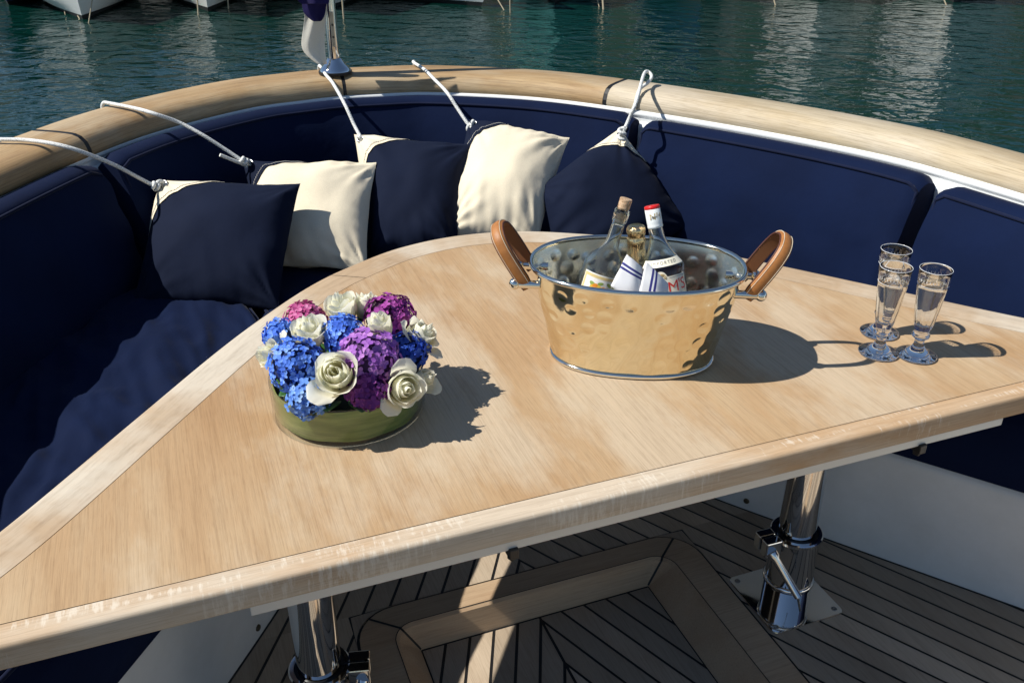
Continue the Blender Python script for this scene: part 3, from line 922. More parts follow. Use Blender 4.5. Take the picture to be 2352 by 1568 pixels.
# ------------------------------------------------------------------ cords tied to the pillows
def overrail(q_, dz=0.0):
    "cord path from low on the outside of the hull up and over the cap rail"
    return [hull(q_, -.012, .70), hull(q_, -.014, .90), hull(q_, -.0125, .935), hull(q_, -.002, .951), hull(q_, .022, .9525)]
def qnear(p):
    return min(range(401), key=lambda i: (hull(i / 400, 0, p.z) - p).length) / 400
RR = .0056
def cord(i, start, mids, label, tail=True, loop=False):
    root, gc, nrm = PIL[i]
    q_ = qnear(on(start[0], start[1], .95))
    free = [dep(*p) if len(p) == 3 else on(p[0], p[1], .9535) for p in mids]
    kn = free[-1]
    end = gc + nrm * .004
    path = overrail(q_) + free + [kn.lerp(end, .55) + nrm * .012, end + nrm * .007, end - nrm * .012]
    path = catmull(path, 8)
    rt = thing('cord', label, 'cord', path[0], 'white cords holding the pillows')
    MB().tube(path, RR, 10).build('line', M_rope, rt, smooth=True)
    # overhand knot: two wrapped turns where the tail is tied back
    d = (end - free[-2]).normalized(); x = d.cross(nrm).normalized(); y = x.cross(d)
    b = MB()
    tt = []
    for k in range(34):
        a = k / 33 * 2 * math.pi * 1.9
        tt.append(kn + d * (-.012 + .026 * k / 33) + (x * math.cos(a) + y * math.sin(a)) * (RR * 1.75))
    b.tube(tt, RR * .92, 8)
    b.build('knot', M_rope, rt, smooth=True)
    if tail:
        tp = catmull([kn + x * .010 - d * .005, kn + x * .014 - d * .03, kn + x * .017 - d * .055, kn + x * .019 - d * .075], 4)
        MB().tube(tp, RR * .95, 8).build('tail', M_rope, rt, smooth=True)
    return rt
cord(1, (6, 322), [(60, 322), (120, 330), (180, 346, 2.36), (262, 379, 2.42), (325, 412, 2.48), (358, 428, 2.50)], 'white cord over the rail to the leftmost navy pillow', tail=False)
cord(2, (262, 243), [(310, 249), (350, 260), (410, 281, 2.70), (465, 310, 2.70), (520, 345, 2.71), (560, 371, 2.715)], 'white cord with a loose tail over the rail to the left cream pillow')
cord(3, (738, 162), [(750, 174), (765, 192), (792, 240, 2.96), (814, 288, 2.92), (830, 318, 2.88), (838, 333, 2.865)], 'white cord from beside the flagpole to the middle navy pillow', tail=False)
cord(4, (958, 148), [(975, 160), (995, 180), (1026, 212, 3.0), (1050, 248, 2.96), (1072, 281, 2.93), (1084, 294, 2.92)], 'white cord over the rail to the right cream pillow', tail=False)
# fifth cord: a bight looped over the inner edge of the rail
root5, gc5, n5 = PIL[5]
rt = thing('cord', 'white cord looped over the pale rail section to the tilted navy pillow', 'cord', dep(1480, 190, 2.9), 'white cords holding the pillows')
qq = qnear(on(1492, 192, .95))
pth = [hull(qq, railw(qq) + .006, .875), hull(qq + .0005, railw(qq) + .0065, .90), hull(qq + .0008, railw(qq) - .012, .945), hull(qq + .0013, .095, .960), hull(qq + .0006, .058, .975), hull(qq - .0008, .078, .986), dep(1462, 232, 2.82), dep(1444, 275, 2.80), dep(1432, 302, 2.79), gc5 + n5 * .016, gc5 + n5 * .008, gc5 - n5 * .01]
MB().tube(catmull(pth, 8), RR, 10).build('line', M_rope, rt, smooth=True)
kn = dep(1428, 306, 2.785)
tt = []
for k in range(40):
    a = k / 39 * 2 * math.pi * 1.9
    tt.append(kn + Vector((.010 * math.cos(a), .010 * math.sin(a) - .004, .018 - .036 * k / 39)))
MB().tube(tt, RR * .92, 8).build('knot', M_rope, rt, smooth=True)

# ------------------------------------------------------------------ flagstaff and furled flag
fp = B(.584, 3.285, 0)
staff = thing('flagstaff', 'polished steel flagstaff standing on the stern rail', 'flagstaff', fp + Z * .944)
Tm = Matrix.Translation(fp + Z * .944)
MB().lathe([(.058, .0), (.058, .008), (.054, .010)], 36, Tm).build('gasket', M_dark, staff, smooth=False)
o = MB().lathe([(.055, .009), (.054, .013), (.046, .022), (.034, .034), (.027, .046), (.0245, .05), (.0215, .052)], 36, Tm).build('base', M_chrome, staff, smooth=True)
MB().lathe([(.0205, .045), (.0205, 1.35), (.012, 1.365), (0, 1.37)], 28, Tm).build('pole', M_chrome, staff, smooth=True)
o = MB().box(fp + Vector((.008, -.0215, .944 + .15)), .013, .004, .115).build('cleat_plate', plain('satin_steel', (.55, .53, .48), .3, 1), staff); bevel(o, .0018, 3)
for dz in (.125, .165):
    Mx = Vector((0, -1, 0)).to_track_quat('Z', 'Y').to_matrix().to_4x4(); Mx.translation = fp + Vector((.008, -.0235, .944 + dz))
    MB().lathe([(.0042, 0), (.0038, .0012), (.002, .0013), (.0018, .0003), (0, .0003)], 12, Mx).build('rivet', plain('dark_rivet', (.12, .11, .10), .35, 1), staff, smooth=True)
M_flagn = fabric('navy_flag_cloth', (.018, .015, .075), sheen=.1)
M_flagw = fabric('white_flag_cloth', (.70, .68, .60), sheen=.1, var=.04)
flag = thing('flag', 'furled flag with navy and off white cloth hanging beside the flagstaff', 'flag', fp + Z * .99)
def cloth(rows, m, name, thick=.0012):
    o = MB().grid(rows).build(name, m, flag, smooth=True)
    s_ = o.modifiers.new('solid', 'SOLIDIFY'); s_.thickness = thick
    u_ = o.modifiers.new('sub', 'SUBSURF'); u_.levels = 2; u_.render_levels = 2
    return o
YF = fp.y
def strip(spec, amp, ph, yo=-.03):
    rows = []
    for (y, xl, xr) in spec:
        row = []
        for k in range(9):
            f = k / 8
            row.append(dep(xl + (xr - xl) * f, y, YF + yo + amp * math.sin(f * 7 + ph + y * .02) * (.4 + f * .6) - .02 * (1 - f)))
        rows.append(row)
    return rows
cloth(strip([(-60, 700, 755), (-20, 701, 752), (20, 700, 750), (45, 699, 749), (70, 696, 747), (92, 692, 746), (110, 692, 747), (125, 701, 748), (138, 716, 750), (148, 730, 752)], .012, .4), M_flagw, 'white_panel')
cloth(strip([(-160, 668, 757), (-60, 690, 755), (-25, 688, 754), (0, 693, 752), (18, 694, 750), (30, 697, 748), (40, 706, 745), (50, 720, 738)], .014, 2.0, -.062), M_flagn, 'navy_panel')
rows = []
for (y, xl, xr) in [(-150, 640, 752), (-60, 668, 755), (-20, 672, 757), (0, 682, 757), (10, 690, 757)]:
    rows.append([dep(xl + (xr - xl) * k / 8, y, YF - .095 + .012 * math.sin(k * 1.1 + y * .01)) for k in range(9)])
cloth(rows, M_flagn, 'navy_fold')
# ------------------------------------------------------------------ champagne flutes
def glass_mat(name, ior=1.5, tint=(1, 1, 1), tr=.35, rough=0.0):
    m, t, p = mat(name)
    p.inputs['Base Color'].default_value = (*tint, 1)
    p.inputs['Transmission Weight'].default_value = 1.0
    p.inputs['Roughness'].default_value = rough
    p.inputs['IOR'].default_value = ior
    if tr:
        out = t.nodes['Material Output']
        mx = nn(t, 'ShaderNodeMixShader'); mx.inputs[0].default_value = tr
        tp = nn(t, 'ShaderNodeBsdfTransparent'); tp.inputs[0].default_value = (*tint, 1)
        t.links.new(p.outputs[0], mx.inputs[1]); t.links.new(tp.outputs[0], mx.inputs[2]); t.links.new(mx.outputs[0], out.inputs[0])
    return m
def thin_glass(name, tint=(.97, .985, .97)):
    m, t, p = mat(name)
    out = t.nodes['Material Output']
    lw = nn(t, 'ShaderNodeLayerWeight'); lw.inputs[0].default_value = .5
    pw = nn(t, 'ShaderNodeMath', operation='POWER'); pw.inputs[1].default_value = 4.0; t.links.new(lw.outputs['Facing'], pw.inputs[0])
    fr = nn(t, 'ShaderNodeMath', operation='MULTIPLY_ADD'); fr.inputs[1].default_value = .8; fr.inputs[2].default_value = .035; t.links.new(pw.outputs[0], fr.inputs[0])
    gl = nn(t, 'ShaderNodeBsdfGlossy'); gl.inputs['Roughness'].default_value = .01
    tp = nn(t, 'ShaderNodeBsdfTransparent'); tp.inputs[0].default_value = (*tint, 1)
    mx = nn(t, 'ShaderNodeMixShader')
    t.links.new(fr.outputs[0], mx.inputs[0]); t.links.new(tp.outputs[0], mx.inputs[1]); t.links.new(gl.outputs[0], mx.inputs[2]); t.links.new(mx.outputs[0], out.inputs[0])
    return m
M_glass = glass_mat('crystal', 1.52, (.99, .995, 1.0), .0)
M_liq = glass_mat('sparkling_drink', 1.33, (.985, .97, .93), .0)
M_frost = plain('engraved_frost', (.85, .87, .88), .6, **{'Transmission Weight': .35})
M_rimhl = plain('rim_highlight', (.88, .90, .92), .12, **{'Transmission Weight': .3, 'Coat Weight': 1.0})  # pale glossy coat standing in for the bright highlight on the rim
def flute(c, label, rot):
    root = thing('champagne_flute', label, 'glass', c, 'cut glass flutes on the table')
    Tm = Matrix.Translation(c) @ Matrix.Rotation(rot, 4, 'Z')
    def rf(r, z, a):
        # flat cut facets low on the bowl, fading out in scallops
        if .062 < z < .150 and r > .013:
            k = min(1, (z - .062) / .01) * (1 if z < .132 else max(0, 1 - (z - .132) / .018))
            ph = (a * 10 / (2 * math.pi)) % 1 - .5
            c_ = math.cos(math.pi / 10) / math.cos(ph * 2 * math.pi / 10)
            return r * (1 + k * (c_ - 1) * 1.15 - k * .012)
        if z < .012 and r < .036: return r
        return r
    outer = [(0.0, .0012), (.036, .0005), (.0392, .001), (.0400, .0028), (.0390, .0042), (.034, .0056), (.026, .0078), (.021, .0105), (.019, .0135), (.0135, .0195), (.0098, .027), (.0092, .034), (.0105, .0395), (.0115, .0410),
             (.0165, .0440), (.0178, .0475), (.0165, .0510), (.0128, .0540), (.0135, .0575), (.0165, .0640), (.0192, .0740), (.0215, .090), (.0236, .106), (.0252, .122), (.0265, .136), (.0276, .150), (.0288, .166), (.0298, .180), (.0306, .1905)]
    inner = [(.0303, .1916), (.0298, .1908), (.0288, .180), (.0278, .166), (.0264, .150), (.0250, .136), (.0233, .122), (.0213, .106), (.0188, .090), (.0158, .078), (.010, .070), (0.0, .067)]
    MB().lathe(outer + inner, 60, Tm, rf).build('glass', M_glass, root, smooth=True)
    lq = [(0.0, .0672), (.0102, .0702), (.0160, .0782), (.0190, .0902), (.0215, .106), (.0235, .122), (.0252, .136), (.02655, .150), (.0274, .1580), (.0270, .1586), (0, .1586)]
    MB().lathe(lq, 48, Tm).build('drink', M_liq, root, smooth=True)
    # engraved border below the rim and ring line
    b = MB()
    for k in range(30):
        a = 2 * math.pi * k / 30
        for (z0, z1, wd_, da) in ((.1665, .1755, .0011, 0), (.1695, .1725, .0020, 0), (.1665, .1675, .0026, math.pi / 30)):
            r0 = .0292 + (z0 - .166) * .07 + .00015; r1 = .0292 + (z1 - .166) * .07 + .00015
            aa = a + da; e = wd_ / r0 / 2
            zm = (z0 + z1) / 2; rm = (r0 + r1) / 2
            pts = [Tm @ Vector((r_ * math.cos(x), r_ * math.sin(x), z_)) for r_, x, z_ in ((r0, aa, z0), (rm, aa + e, zm), (r1, aa, z1), (rm, aa - e, zm))]
            b.add(pts, [(0, 1, 2, 3)])
    b.build('engraving', M_frost, root)
    rp = [Tm @ Vector((.03025 * math.cos(2 * math.pi * k / 48), .03025 * math.sin(2 * math.pi * k / 48), .1912)) for k in range(48)]
    MB().tube(rp, .00062, 6, closed=True).build('rim', M_rimhl, root, smooth=True)  # thin pale ring added as the rim's highlight
    for z_, r_ in ((.1598, .0285),):
        rp = [Tm @ Vector(((r_ + .0001) * math.cos(2 * math.pi * k / 48), (r_ + .0001) * math.sin(2 * math.pi * k / 48), z_)) for k in range(48)]
        MB().tube(rp, .00045, 6, closed=True).build('engraved_ring', M_frost, root, smooth=True)
    return root
flute(on(2104, 816, TZ + .001), 'cut glass flute on its own, rightmost of the three', .1)
flute(on(2017, 810, TZ + .001), 'front one of the two overlapping cut glass flutes', .35)
flute(on(2019, 764, TZ + .001), 'rear one of the two overlapping cut glass flutes', .6)

# ------------------------------------------------------------------ ice bucket
def brass():
    m, t, p = mat('hammered_brass_silver')
    n1 = nn(t, 'ShaderNodeTexNoise', Scale=14.0, Detail=5.0); t.links.new(mapped(t, (1, 1, 1)), n1.inputs[0])
    r = ramp(t, [(.3, (.78, .67, .45)), (.7, (.84, .76, .57))]); t.links.new(n1.outputs[0], r.inputs[0])
    t.links.new(r.outputs[0], p.inputs['Base Color'])
    p.inputs['Metallic'].default_value = 1
    r2 = ramp(t, [(.3, (.06, .06, .06)), (.75, (.12, .12, .12))]); t.links.new(n1.outputs[0], r2.inputs[0])
    t.links.new(r2.outputs[0], p.inputs['Roughness'])
    n2 = nn(t, 'ShaderNodeTexNoise', Scale=700.0, Detail=2.0); t.links.new(mapped(t, (1, 1, .1)), n2.inputs[0])
    bump(t, p, n2.outputs[0], .06, .0006)
    return m
M_brass = brass()
M_silver = plain('silver_trim', (.80, .77, .69), .09, 1.0)
BC = Vector((.243, 1.638, TZ)); BROT = R(-6.5)
BM = Matrix.Translation(BC) @ Matrix.Rotation(BROT, 4, 'Z')
bucket = thing('ice_bucket', 'oval hammered metal ice bucket with two leather handles', 'bucket', BC)
BA0, BA1, BB0, BB1, BHT = .160, .206, .101, .139, .200
def oval(th_, f, off=0.0):
    a = BA0 + (BA1 - BA0) * f + off; b = BB0 + (BB1 - BB0) * f + off
    e = 2 / 2.25
    ct, st_ = math.cos(th_), math.sin(th_)
    return math.copysign(abs(ct) ** e, ct) * a, math.copysign(abs(st_) ** e, st_) * b
rng = random.Random(11)
DENT = []
tries = 0
while len(DENT) < 210 and tries < 6000:
    tries += 1
    x, z = rng.random() * .92, .022 + rng.random() * .155
    if all((min(abs(x - X), .92 - abs(x - X))) ** 2 + (z - Z_) ** 2 > .0270 ** 2 for X, Z_, _, _ in DENT):
        DENT.append((x, z, .0105 + rng.random() * .0040, .0012 + rng.random() * .0008))
NT, NZ = 420, 96
per = [0]
for k in range(NT):
    a = oval(2 * math.pi * k / NT, .5); b = oval(2 * math.pi * (k + 1) / NT, .5)
    per.append(per[-1] + math.hypot(a[0] - b[0], a[1] - b[1]))
def dentd(k, z):
    x = per[k] * .92 / per[-1]
    d = 0
    for X, Z_, r, dp in DENT:
        dx = abs(x - X); dx = min(dx, .92 - dx)
        if dx < r and abs(z - Z_) < r:
            rr = math.hypot(dx, z - Z_) / r
            if rr < 1: d -= dp * (1 - rr * rr)
    d += .0016 * noise.noise(Vector((x * 20, z * 20, 4)))
    return d
def wall(off, sgn=1):
    rows = []
    for i in range(NZ + 1):
        z = .004 + (BHT - .006) * i / NZ
        rows.append([BM @ Vector((*oval(2 * math.pi * k / NT, z / BHT, off + dentd(k, z)), z)) for k in range(NT)])
    return rows
ro = wall(0); ri = wall(-.0022)
b = MB().grid(ro, closed_u=True)
M_inner = plain('brightened_inner_metal', (.95, .92, .82), .24, 1.0)  # paler, rougher metal inside stands in for sunlight caught in the bucket
MB().grid(ri, closed_u=True, flip=True).build('inner_wall', M_inner, bucket, smooth=True)
b.cap([BM @ Vector((*oval(2 * math.pi * k / 60, .03, -.003), .007)) for k in range(60)])
b.build('body', M_brass, bucket, smooth=True)
rp = [BM @ Vector((*oval(2 * math.pi * k / 120, 1, .0), BHT)) for k in range(120)]
MB().tube(rp, .0050, 12, closed=True).build('rolled_rim', M_silver, bucket, smooth=True)
rp = [BM @ Vector((*oval(2 * math.pi * k / 120, 0, .0015), .0058)) for k in range(120)]
MB().tube(rp, .0048, 12, closed=True).build('foot_ring', M_silver, bucket, smooth=True)
rp = [BM @ Vector((*oval(2 * math.pi * k / 60, 0, -.002), .002)) for k in range(60)]
MB().cap(rp, flip=True).build('bottom', M_brass, bucket)
def leather():
    m, t, p = mat('tan_leather')
    n1 = nn(t, 'ShaderNodeTexNoise', Scale=60.0, Detail=6.0, Roughness=.65); t.links.new(mapped(t, (1, 1, 1)), n1.inputs[0])
    r = ramp(t, [(.3, (.30, .115, .028)), (.7, (.40, .165, .045))]); t.links.new(n1.outputs[0], r.inputs[0])
    t.links.new(r.outputs[0], p.inputs['Base Color']); p.inputs['Roughness'].default_value = .48
    n2 = nn(t, 'ShaderNodeTexVoronoi', Scale=900.0); t.links.new(mapped(t, (1, 1, 1)), n2.inputs[0])
    bump(t, p, n2.outputs['Distance'], .25, .0008)
    return m
M_lea = leather()
M_leaedge = plain('dark_leather_edge', (.075, .022, .012), .6)
M_leain = plain('suede_lining', (.17, .065, .022), .85)
def handle(sg):
    ex = BM.to_3x3() @ Vector((sg, 0, 0)); ey = BM.to_3x3() @ Vector((0, 1, 0))
    e = (ex * .52 + Z * .85).normalized()           # lean of the loop
    wv = ey.cross(e).normalized()
    if wv.dot(ex) < 0: wv = -wv
    c0 = BM @ Vector((sg * (BA1 + .008), 0, .168))
    hh = thing_h = None
    pts = catmull([c0 + ey * yy + e * h_ for yy, h_ in [(-.046, -.012), (-.047, .010), (-.048, .045), (-.044, .080), (-.031, .103), (0, .113), (.031, .103), (.044, .080), (.048, .045), (.047, .010), (.046, -.012)]], 7)
    n = len(pts)
    rows = []; rin = []
    e1, e2 = [], []
    for i, p in enumerate(pts):
        t = (pts[min(i + 1, n - 1)] - pts[max(i - 1, 0)]).normalized()
        nr = t.cross(wv).normalized()
        if nr.dot(p - (c0 + e * .045)) < 0: nr = -nr
        f = i / (n - 1)
        endt = max(0, 1 - min(f, 1 - f) / .10)
        hw_ = .0125 - .0035 * endt
        bul = .0055 * (1 - endt) + .0012
        sec = []
        for k in range(9):
            x = -1 + k / 4
            sec.append(p + wv * (x * hw_) + nr * (.002 + bul * math.sqrt(max(0, 1 - x * x))))
        rows.append(sec)
        rin.append([p + wv * hw_ - nr * .0016, p - wv * hw_ - nr * .0016])
        e1.append(p + wv * hw_); e2.append(p - wv * hw_)
    b = MB().grid(rows)
    h = b.build('handle', M_lea, bucket, smooth=True)
    MB().grid(rin).build('lining', M_leain, h, smooth=True)
    for ee in (e1, e2):
        MB().tube(ee, .0021, 6).build('strap_edge', M_leaedge, h, smooth=True)
    # saddle stitches along both edges
    b = MB()
    for sgn in (-1, 1):
        for i in range(2, n - 2):
            p = rows[i][1 if sgn < 0 else 7]; q_ = rows[i + 1][1 if sgn < 0 else 7]
            t = (pts[i + 1] - pts[i - 1]).normalized(); nr = t.cross(wv).normalized()
            if nr.dot(pts[i] - (c0 + e * .045)) < 0: nr = -nr
            d = (q_ - p)
            nst = 2
            for k in range(nst):
                a_ = p + d * (k / nst + .06) + nr * .0006; b_ = p + d * (k / nst + .34 + .06) + nr * .0006
                b.tube([a_, b_], .0007, 5)
    b.build('stitching', plain('cream_thread', (.75, .66, .50), .7), h)
    for yy in (-.046, .046):
        c_ = BM @ Vector((sg * (BA1 - .030), yy, .166))
        d = (ex * 1.0).normalized()
        out = c_ + d * .052
        MB().tube([c_, out], .0082, 16).build('post', M_silver, bucket, smooth=True)
        Ms = Matrix.Translation(out + d * .006)
        MB().lathe([(.0115 * math.sin(math.pi * k / 12), -.0115 * math.cos(math.pi * k / 12)) for k in range(13)], 20, Ms).build('ball_finial', M_silver, bucket, smooth=True)
handle(-1); handle(1)

# ------------------------------------------------------------------ bottles
def frame_z(base, top):
    d = (top - base).normalized()
    x = d.cross(Vector((0, -1, 0))).normalized()      # local x to the right, local y away from the camera
    y = d.cross(x)
    M = Matrix((x, y, d)).transposed().to_4x4(); M.translation = base
    return M
def wrap_text(txt, size, r, z, M, m, parent, name, ang0=-math.pi / 2, font_scale=1.0, shear=0.0, rfun=None, tilt=0.0):
    cu = bpy.data.curves.new('lettering', 'FONT')
    cu.body = txt; cu.size = size; cu.align_x = 'CENTER'; cu.align_y = 'CENTER'; cu.shear = shear; cu.resolution_u = 3
    cu.space_character = font_scale
    to = bpy.data.objects.new('lettering', cu); COL.objects.link(to)
    dg = bpy.context.evaluated_depsgraph_get()
    me = bpy.data.meshes.new_from_object(to.evaluated_get(dg))
    bpy.data.objects.remove(to)
    bm = bmesh.new(); bm.from_mesh(me)
    bmesh.ops.subdivide_edges(bm, edges=[e for e in bm.edges if e.calc_length() > size * .3], cuts=2)
    for v in bm.verts:
        x, y = v.co.x, v.co.y
        y += math.sin(tilt) * x
        rr = rfun(z + y) if rfun else r
        a = ang0 + x / rr
        v.co = M @ Vector((rr * math.cos(a), rr * math.sin(a), z + y))
    bm.to_mesh(me); bm.free()
    me.materials.clear()
    return link(name, me, m, parent)
def wrap_patch(r, a0, a1, z0, z1, M, nu=20, nv=6, top=None):
    rows = []
    for i in range(nv + 1):
        row = []
        for j in range(nu + 1):
            f = j / nu
            a = a0 + (a1 - a0) * f
            zt = z1 + (top(f) if top else 0)
            z = z0 + (zt - z0) * i / nv
            rr = r(z) if callable(r) else r
            row.append(M @ Vector((rr * math.cos(a), rr * math.sin(a), z)))
        rows.append(row)
    return rows
def wrap_disc(b, r, ac, zc, ra, rz, M, n=14, rot=0.0):
    pts = []
    for k in range(n):
        t = 2 * math.pi * k / n
        x, y = ra * math.cos(t), rz * math.sin(t)
        x, y = x * math.cos(rot) - y * math.sin(rot), x * math.sin(rot) + y * math.cos(rot)
        a = ac + x / r
        pts.append(M @ Vector((r * math.cos(a), r * math.sin(a), zc + y)))
    b.cap(pts)
M_bglass = glass_mat('clear_bottle_glass', 1.5, (.97, .99, .975), .0)
M_cork = plain('cork', (.46, .31, .19), .85)
def corkm():
    m, t, p = mat('cork_grain')
    n1 = nn(t, 'ShaderNodeTexNoise', Scale=160.0, Detail=5.0); t.links.new(mapped(t, (1, 1, 1)), n1.inputs[0])
    r = ramp(t, [(.35, (.28, .17, .09)), (.5, (.50, .34, .21)), (.7, (.58, .42, .28))]); t.links.new(n1.outputs[0], r.inputs[0])
    t.links.new(r.outputs[0], p.inputs['Base Color']); p.inputs['Roughness'].default_value = .85
    bump(t, p, n1.outputs[0], .5, .002)
    return m
M_label = plain('label_paper', (.80, .80, .76), .55)
M_cream_l = plain('cream_label_paper', (.80, .76, .62), .5)
M_gold = plain('gold_print', (.62, .43, .13), .4, .4)
M_red = plain('red_print', (.62, .02, .015), .45)
M_ink = plain('black_print', (.03, .03, .03), .5)
M_rose = glass_mat('rose_wine', 1.34, (.90, .36, .20), .0)
# --- clear corked bottle with a fruit label
bA = BM @ Vector((-.108, -.014, .013)); tA = dep(1439, 456, 1.675)
MA = frame_z(bA, tA); LA = (tA - bA).length
btA = thing('bottle', 'clear corked bottle with a fruit basket label, leftmost in the bucket', 'bottle', bA)
RA = .0425
def profA(top):
    k = top
    return [(0, .004), (.034, .0), (RA - .002, .003), (RA, .010), (RA, k - .136), (RA - .002, k - .120), (RA - .010, k - .106), (.0225, k - .095), (.0155, k - .084), (.0132, k - .070), (.0124, k - .045), (.0122, k - .037), (.0142, k - .035), (.0146, k - .030), (.0142, k - .026), (.0150, k - .024), (.0150, k - .012), (.0140, k - .010), (.0100, k - .010),
            (.0098, k - .03), (.0104, k - .07), (.0127, k - .083), (.0195, k - .094), (RA - .0135, k - .107), (RA - .0045, k - .122), (RA - .003, k - .136), (RA - .003, .012), (.030, .007), (0, .009)]
kA = LA - .022
MB().lathe(profA(kA + .010), 48, MA).build('glass', M_bglass, btA, smooth=True)
MB().lathe([(.0, kA - .024), (.0095, kA - .024), (.0100, kA), (.0118, kA + .003), (.0122, LA - .002), (.0112, LA), (0, LA)], 22, MA).build('cork', corkm(), btA, smooth=False)
MB().lathe([(0, .0095), (.030, .0075), (RA - .0028, .0125), (RA - .0028, LA - .215), (0, LA - .215)], 40, MA).build('wine', M_rose, btA, smooth=True)
aL0, aL1 = -math.pi / 2 - 1.05, -math.pi / 2 + 1.02
zl1 = LA - .148
lab = MB().grid(wrap_patch(RA + .0004, aL0, aL1, zl1 - .085, zl1, MA, 30, 4)).build('label', M_label, btA, smooth=True)
b = MB()
for (a0, a1, z0, z1) in ((aL0 + .04, aL1 - .04, zl1 - .0085, zl1 - .0025), (aL0 + .03, aL0 + .14, zl1 - .08, zl1 - .0025), (aL1 - .14, aL1 - .03, zl1 - .08, zl1 - .0025)):
    b.grid(wrap_patch(RA + .0006, a0, a1, z0, z1, MA, 24, 2))
b.build('gold_border', plain('pale_gold_print', (.66, .52, .24), .5), lab, smooth=True)
fr = random.Random(5)
fm = {'yellow': plain('yellow_fruit_print', (.78, .52, .04), .5), 'orange': plain('orange_fruit_print', (.75, .26, .02), .5), 'green': plain('leaf_print', (.25, .36, .08), .5), 'grape': plain('grape_print', (.30, .04, .05), .5)}
lay = {'green': [(.62, -.020, .006, .0035, .7), (-.55, -.021, .007, .004, -.4), (-.15, -.017, .006, .003, .3), (.30, -.017, .006, .003, -.6), (.72, -.032, .006, .004, .2)],
       'yellow': [(-.50, -.028, .006, .006, 0), (-.62, -.035, .006, .005, .4), (-.20, -.026, .0055, .0055, 0), (.40, -.030, .006, .005, .5), (-.12, -.044, .007, .006, .2), (.10, -.046, .006, .006, .1), (-.35, -.037, .007, .005, 0), (.2, -.036, .006, .005, 0)],
       'orange': [(.04, -.027, .0055, .0055, 0), (-.4, -.023, .006, .004, .5), (.22, -.027, .005, .005, 0)],
       'grape': [(.45 + .24 * fr.random(), -.032 - .022 * fr.random(), .0024, .0024, 0) for _ in range(26)] + [(-.4 + .2 * fr.random(), -.030 - .006 * fr.random(), .0014, .0014, 0) for _ in range(9)]}
for nme, ls in lay.items():
    b = MB()
    for i, (a, z, x, y, ro_) in enumerate(ls): wrap_disc(b, RA + .0008 + .00012 * i * .1 + {'green': 0, 'yellow': .0002, 'orange': .0004, 'grape': .0006}[nme], -math.pi / 2 + a * .9, zl1 + z, x, y, MA, 14, ro_)
    b.build('fruit_print', fm[nme], lab)
# --- bottle with red cap
bP = BM @ Vector((.092, -.035, .013)); tP = dep(1497, 472, 1.672)
MP = frame_z(bP, tP); LP = (tP - bP).length
btP = thing('bottle', 'bottle of dark liquor with red and white cap and red lettered label', 'bottle', bP)
RP = .0425
def rP(z):
    "outer radius at height z"
    pr = [(0, RP), (LP - .124, RP), (LP - .114, RP - .0025), (LP - .098, .0285), (LP - .080, .0200), (LP - .062, .0148), (LP - .03, .0125), (LP, .0125)]
    for (z0, r0), (z1, r1) in zip(pr, pr[1:]):
        if z <= z1: return r0 + (r1 - r0) * (z - z0) / (z1 - z0)
    return .0125
zs = [.010] + [LP - .30 + .30 * k / 40 * .93 for k in range(41)]
outP = [(0, .004), (.031, 0), (RP - .003, .003)] + [(rP(z), z) for z in zs]
inP = [(max(.003, rP(z) - .0028), z) for z in reversed(zs)] + [(.028, .009), (0, .010)]
MB().lathe(outP + inP, 48, MP).build('glass', M_bglass, btP, smooth=True)
zq = [z for z in zs if z < LP - .112]
MB().lathe([(0, .0105), (.028, .0095)] + [(rP(z) - .0027, z + .0005) for z in zq] + [(0, zq[-1] + .001)], 40, MP).build('liquor', glass_mat('dark_liquor', 1.35, (.16, .035, .02), 0), btP, smooth=True)
cap = MB().lathe([(.0128, LP - .044), (.0146, LP - .043), (.0150, LP - .039), (.0146, LP - .037), (.0149, LP - .034), (.0149, LP - .0065), (.0143, LP - .006)], 36, MP).build('cap', plain('white_cap', (.76, .80, .80), .35), btP, smooth=True)
MB().lathe([(.0143, LP - .0068), (.0150, LP - .0060), (.0150, LP - .0012), (.0138, LP), (0, LP)], 36, MP).build('red_cap_top', plain('red_cap', (.60, .015, .015), .3), cap, smooth=True)
wrap_text('N°1', .017, .0151, LP - .021, MP, M_gold, cap, 'lettering', -math.pi / 2 + .22, .9)
wrap_text('Pimms', .0085, .01525, LP - .021, MP, M_ink, cap, 'signature', -math.pi / 2 + .18, .9, .4, tilt=.3)
aP = -math.pi / 2
zi = LP - .106
rl = lambda z: rP(z) + .0006
col_ = MB().grid(wrap_patch(rl, aP - 1.25, aP + 1.25, zi - .0085, zi + .0045, MP, 30, 4)).build('collar_label', M_cream_l, btP, smooth=True)
wrap_text('IMPORTED', .0085, RP, zi - .002, MP, M_ink, col_, 'lettering', aP + .05, 1.35, 0, rfun=lambda z: rP(z) + .0011)
zt = LP - .134
lp = MB().grid(wrap_patch(lambda z: RP + .0005, aP - 1.15, aP + 1.0, zt - .07, zt, MP, 40, 6, top=lambda f: .0115 * max(0, 1 - ((f - .43) / .13) ** 2) ** .5)).build('label', M_cream_l, btP, smooth=True)
wrap_text("PIMM'S", .031, RP + .0011, zt - .0235, MP, M_red, lp, 'lettering', aP - .02, .92, 0, tilt=.10)
b = MB()
for k in range(3):
    rr = .0072 - .0018 * k
    pts = []
    for j in range(16):
        t_ = math.pi * (-.15 + 1.3 * j / 15)
        a = aP - .15 + rr * math.cos(t_) / RP
        pts.append(MP @ Vector(((RP + .0011) * math.cos(a), (RP + .0011) * math.sin(a), zt - .001 + rr * math.sin(t_))))
    b.tube(pts, .0004, 5)
wrap_disc(b, RP + .001, aP - .15, zt - .0065, .003, .004, MP)
b.build('emblem', M_gold, lp)
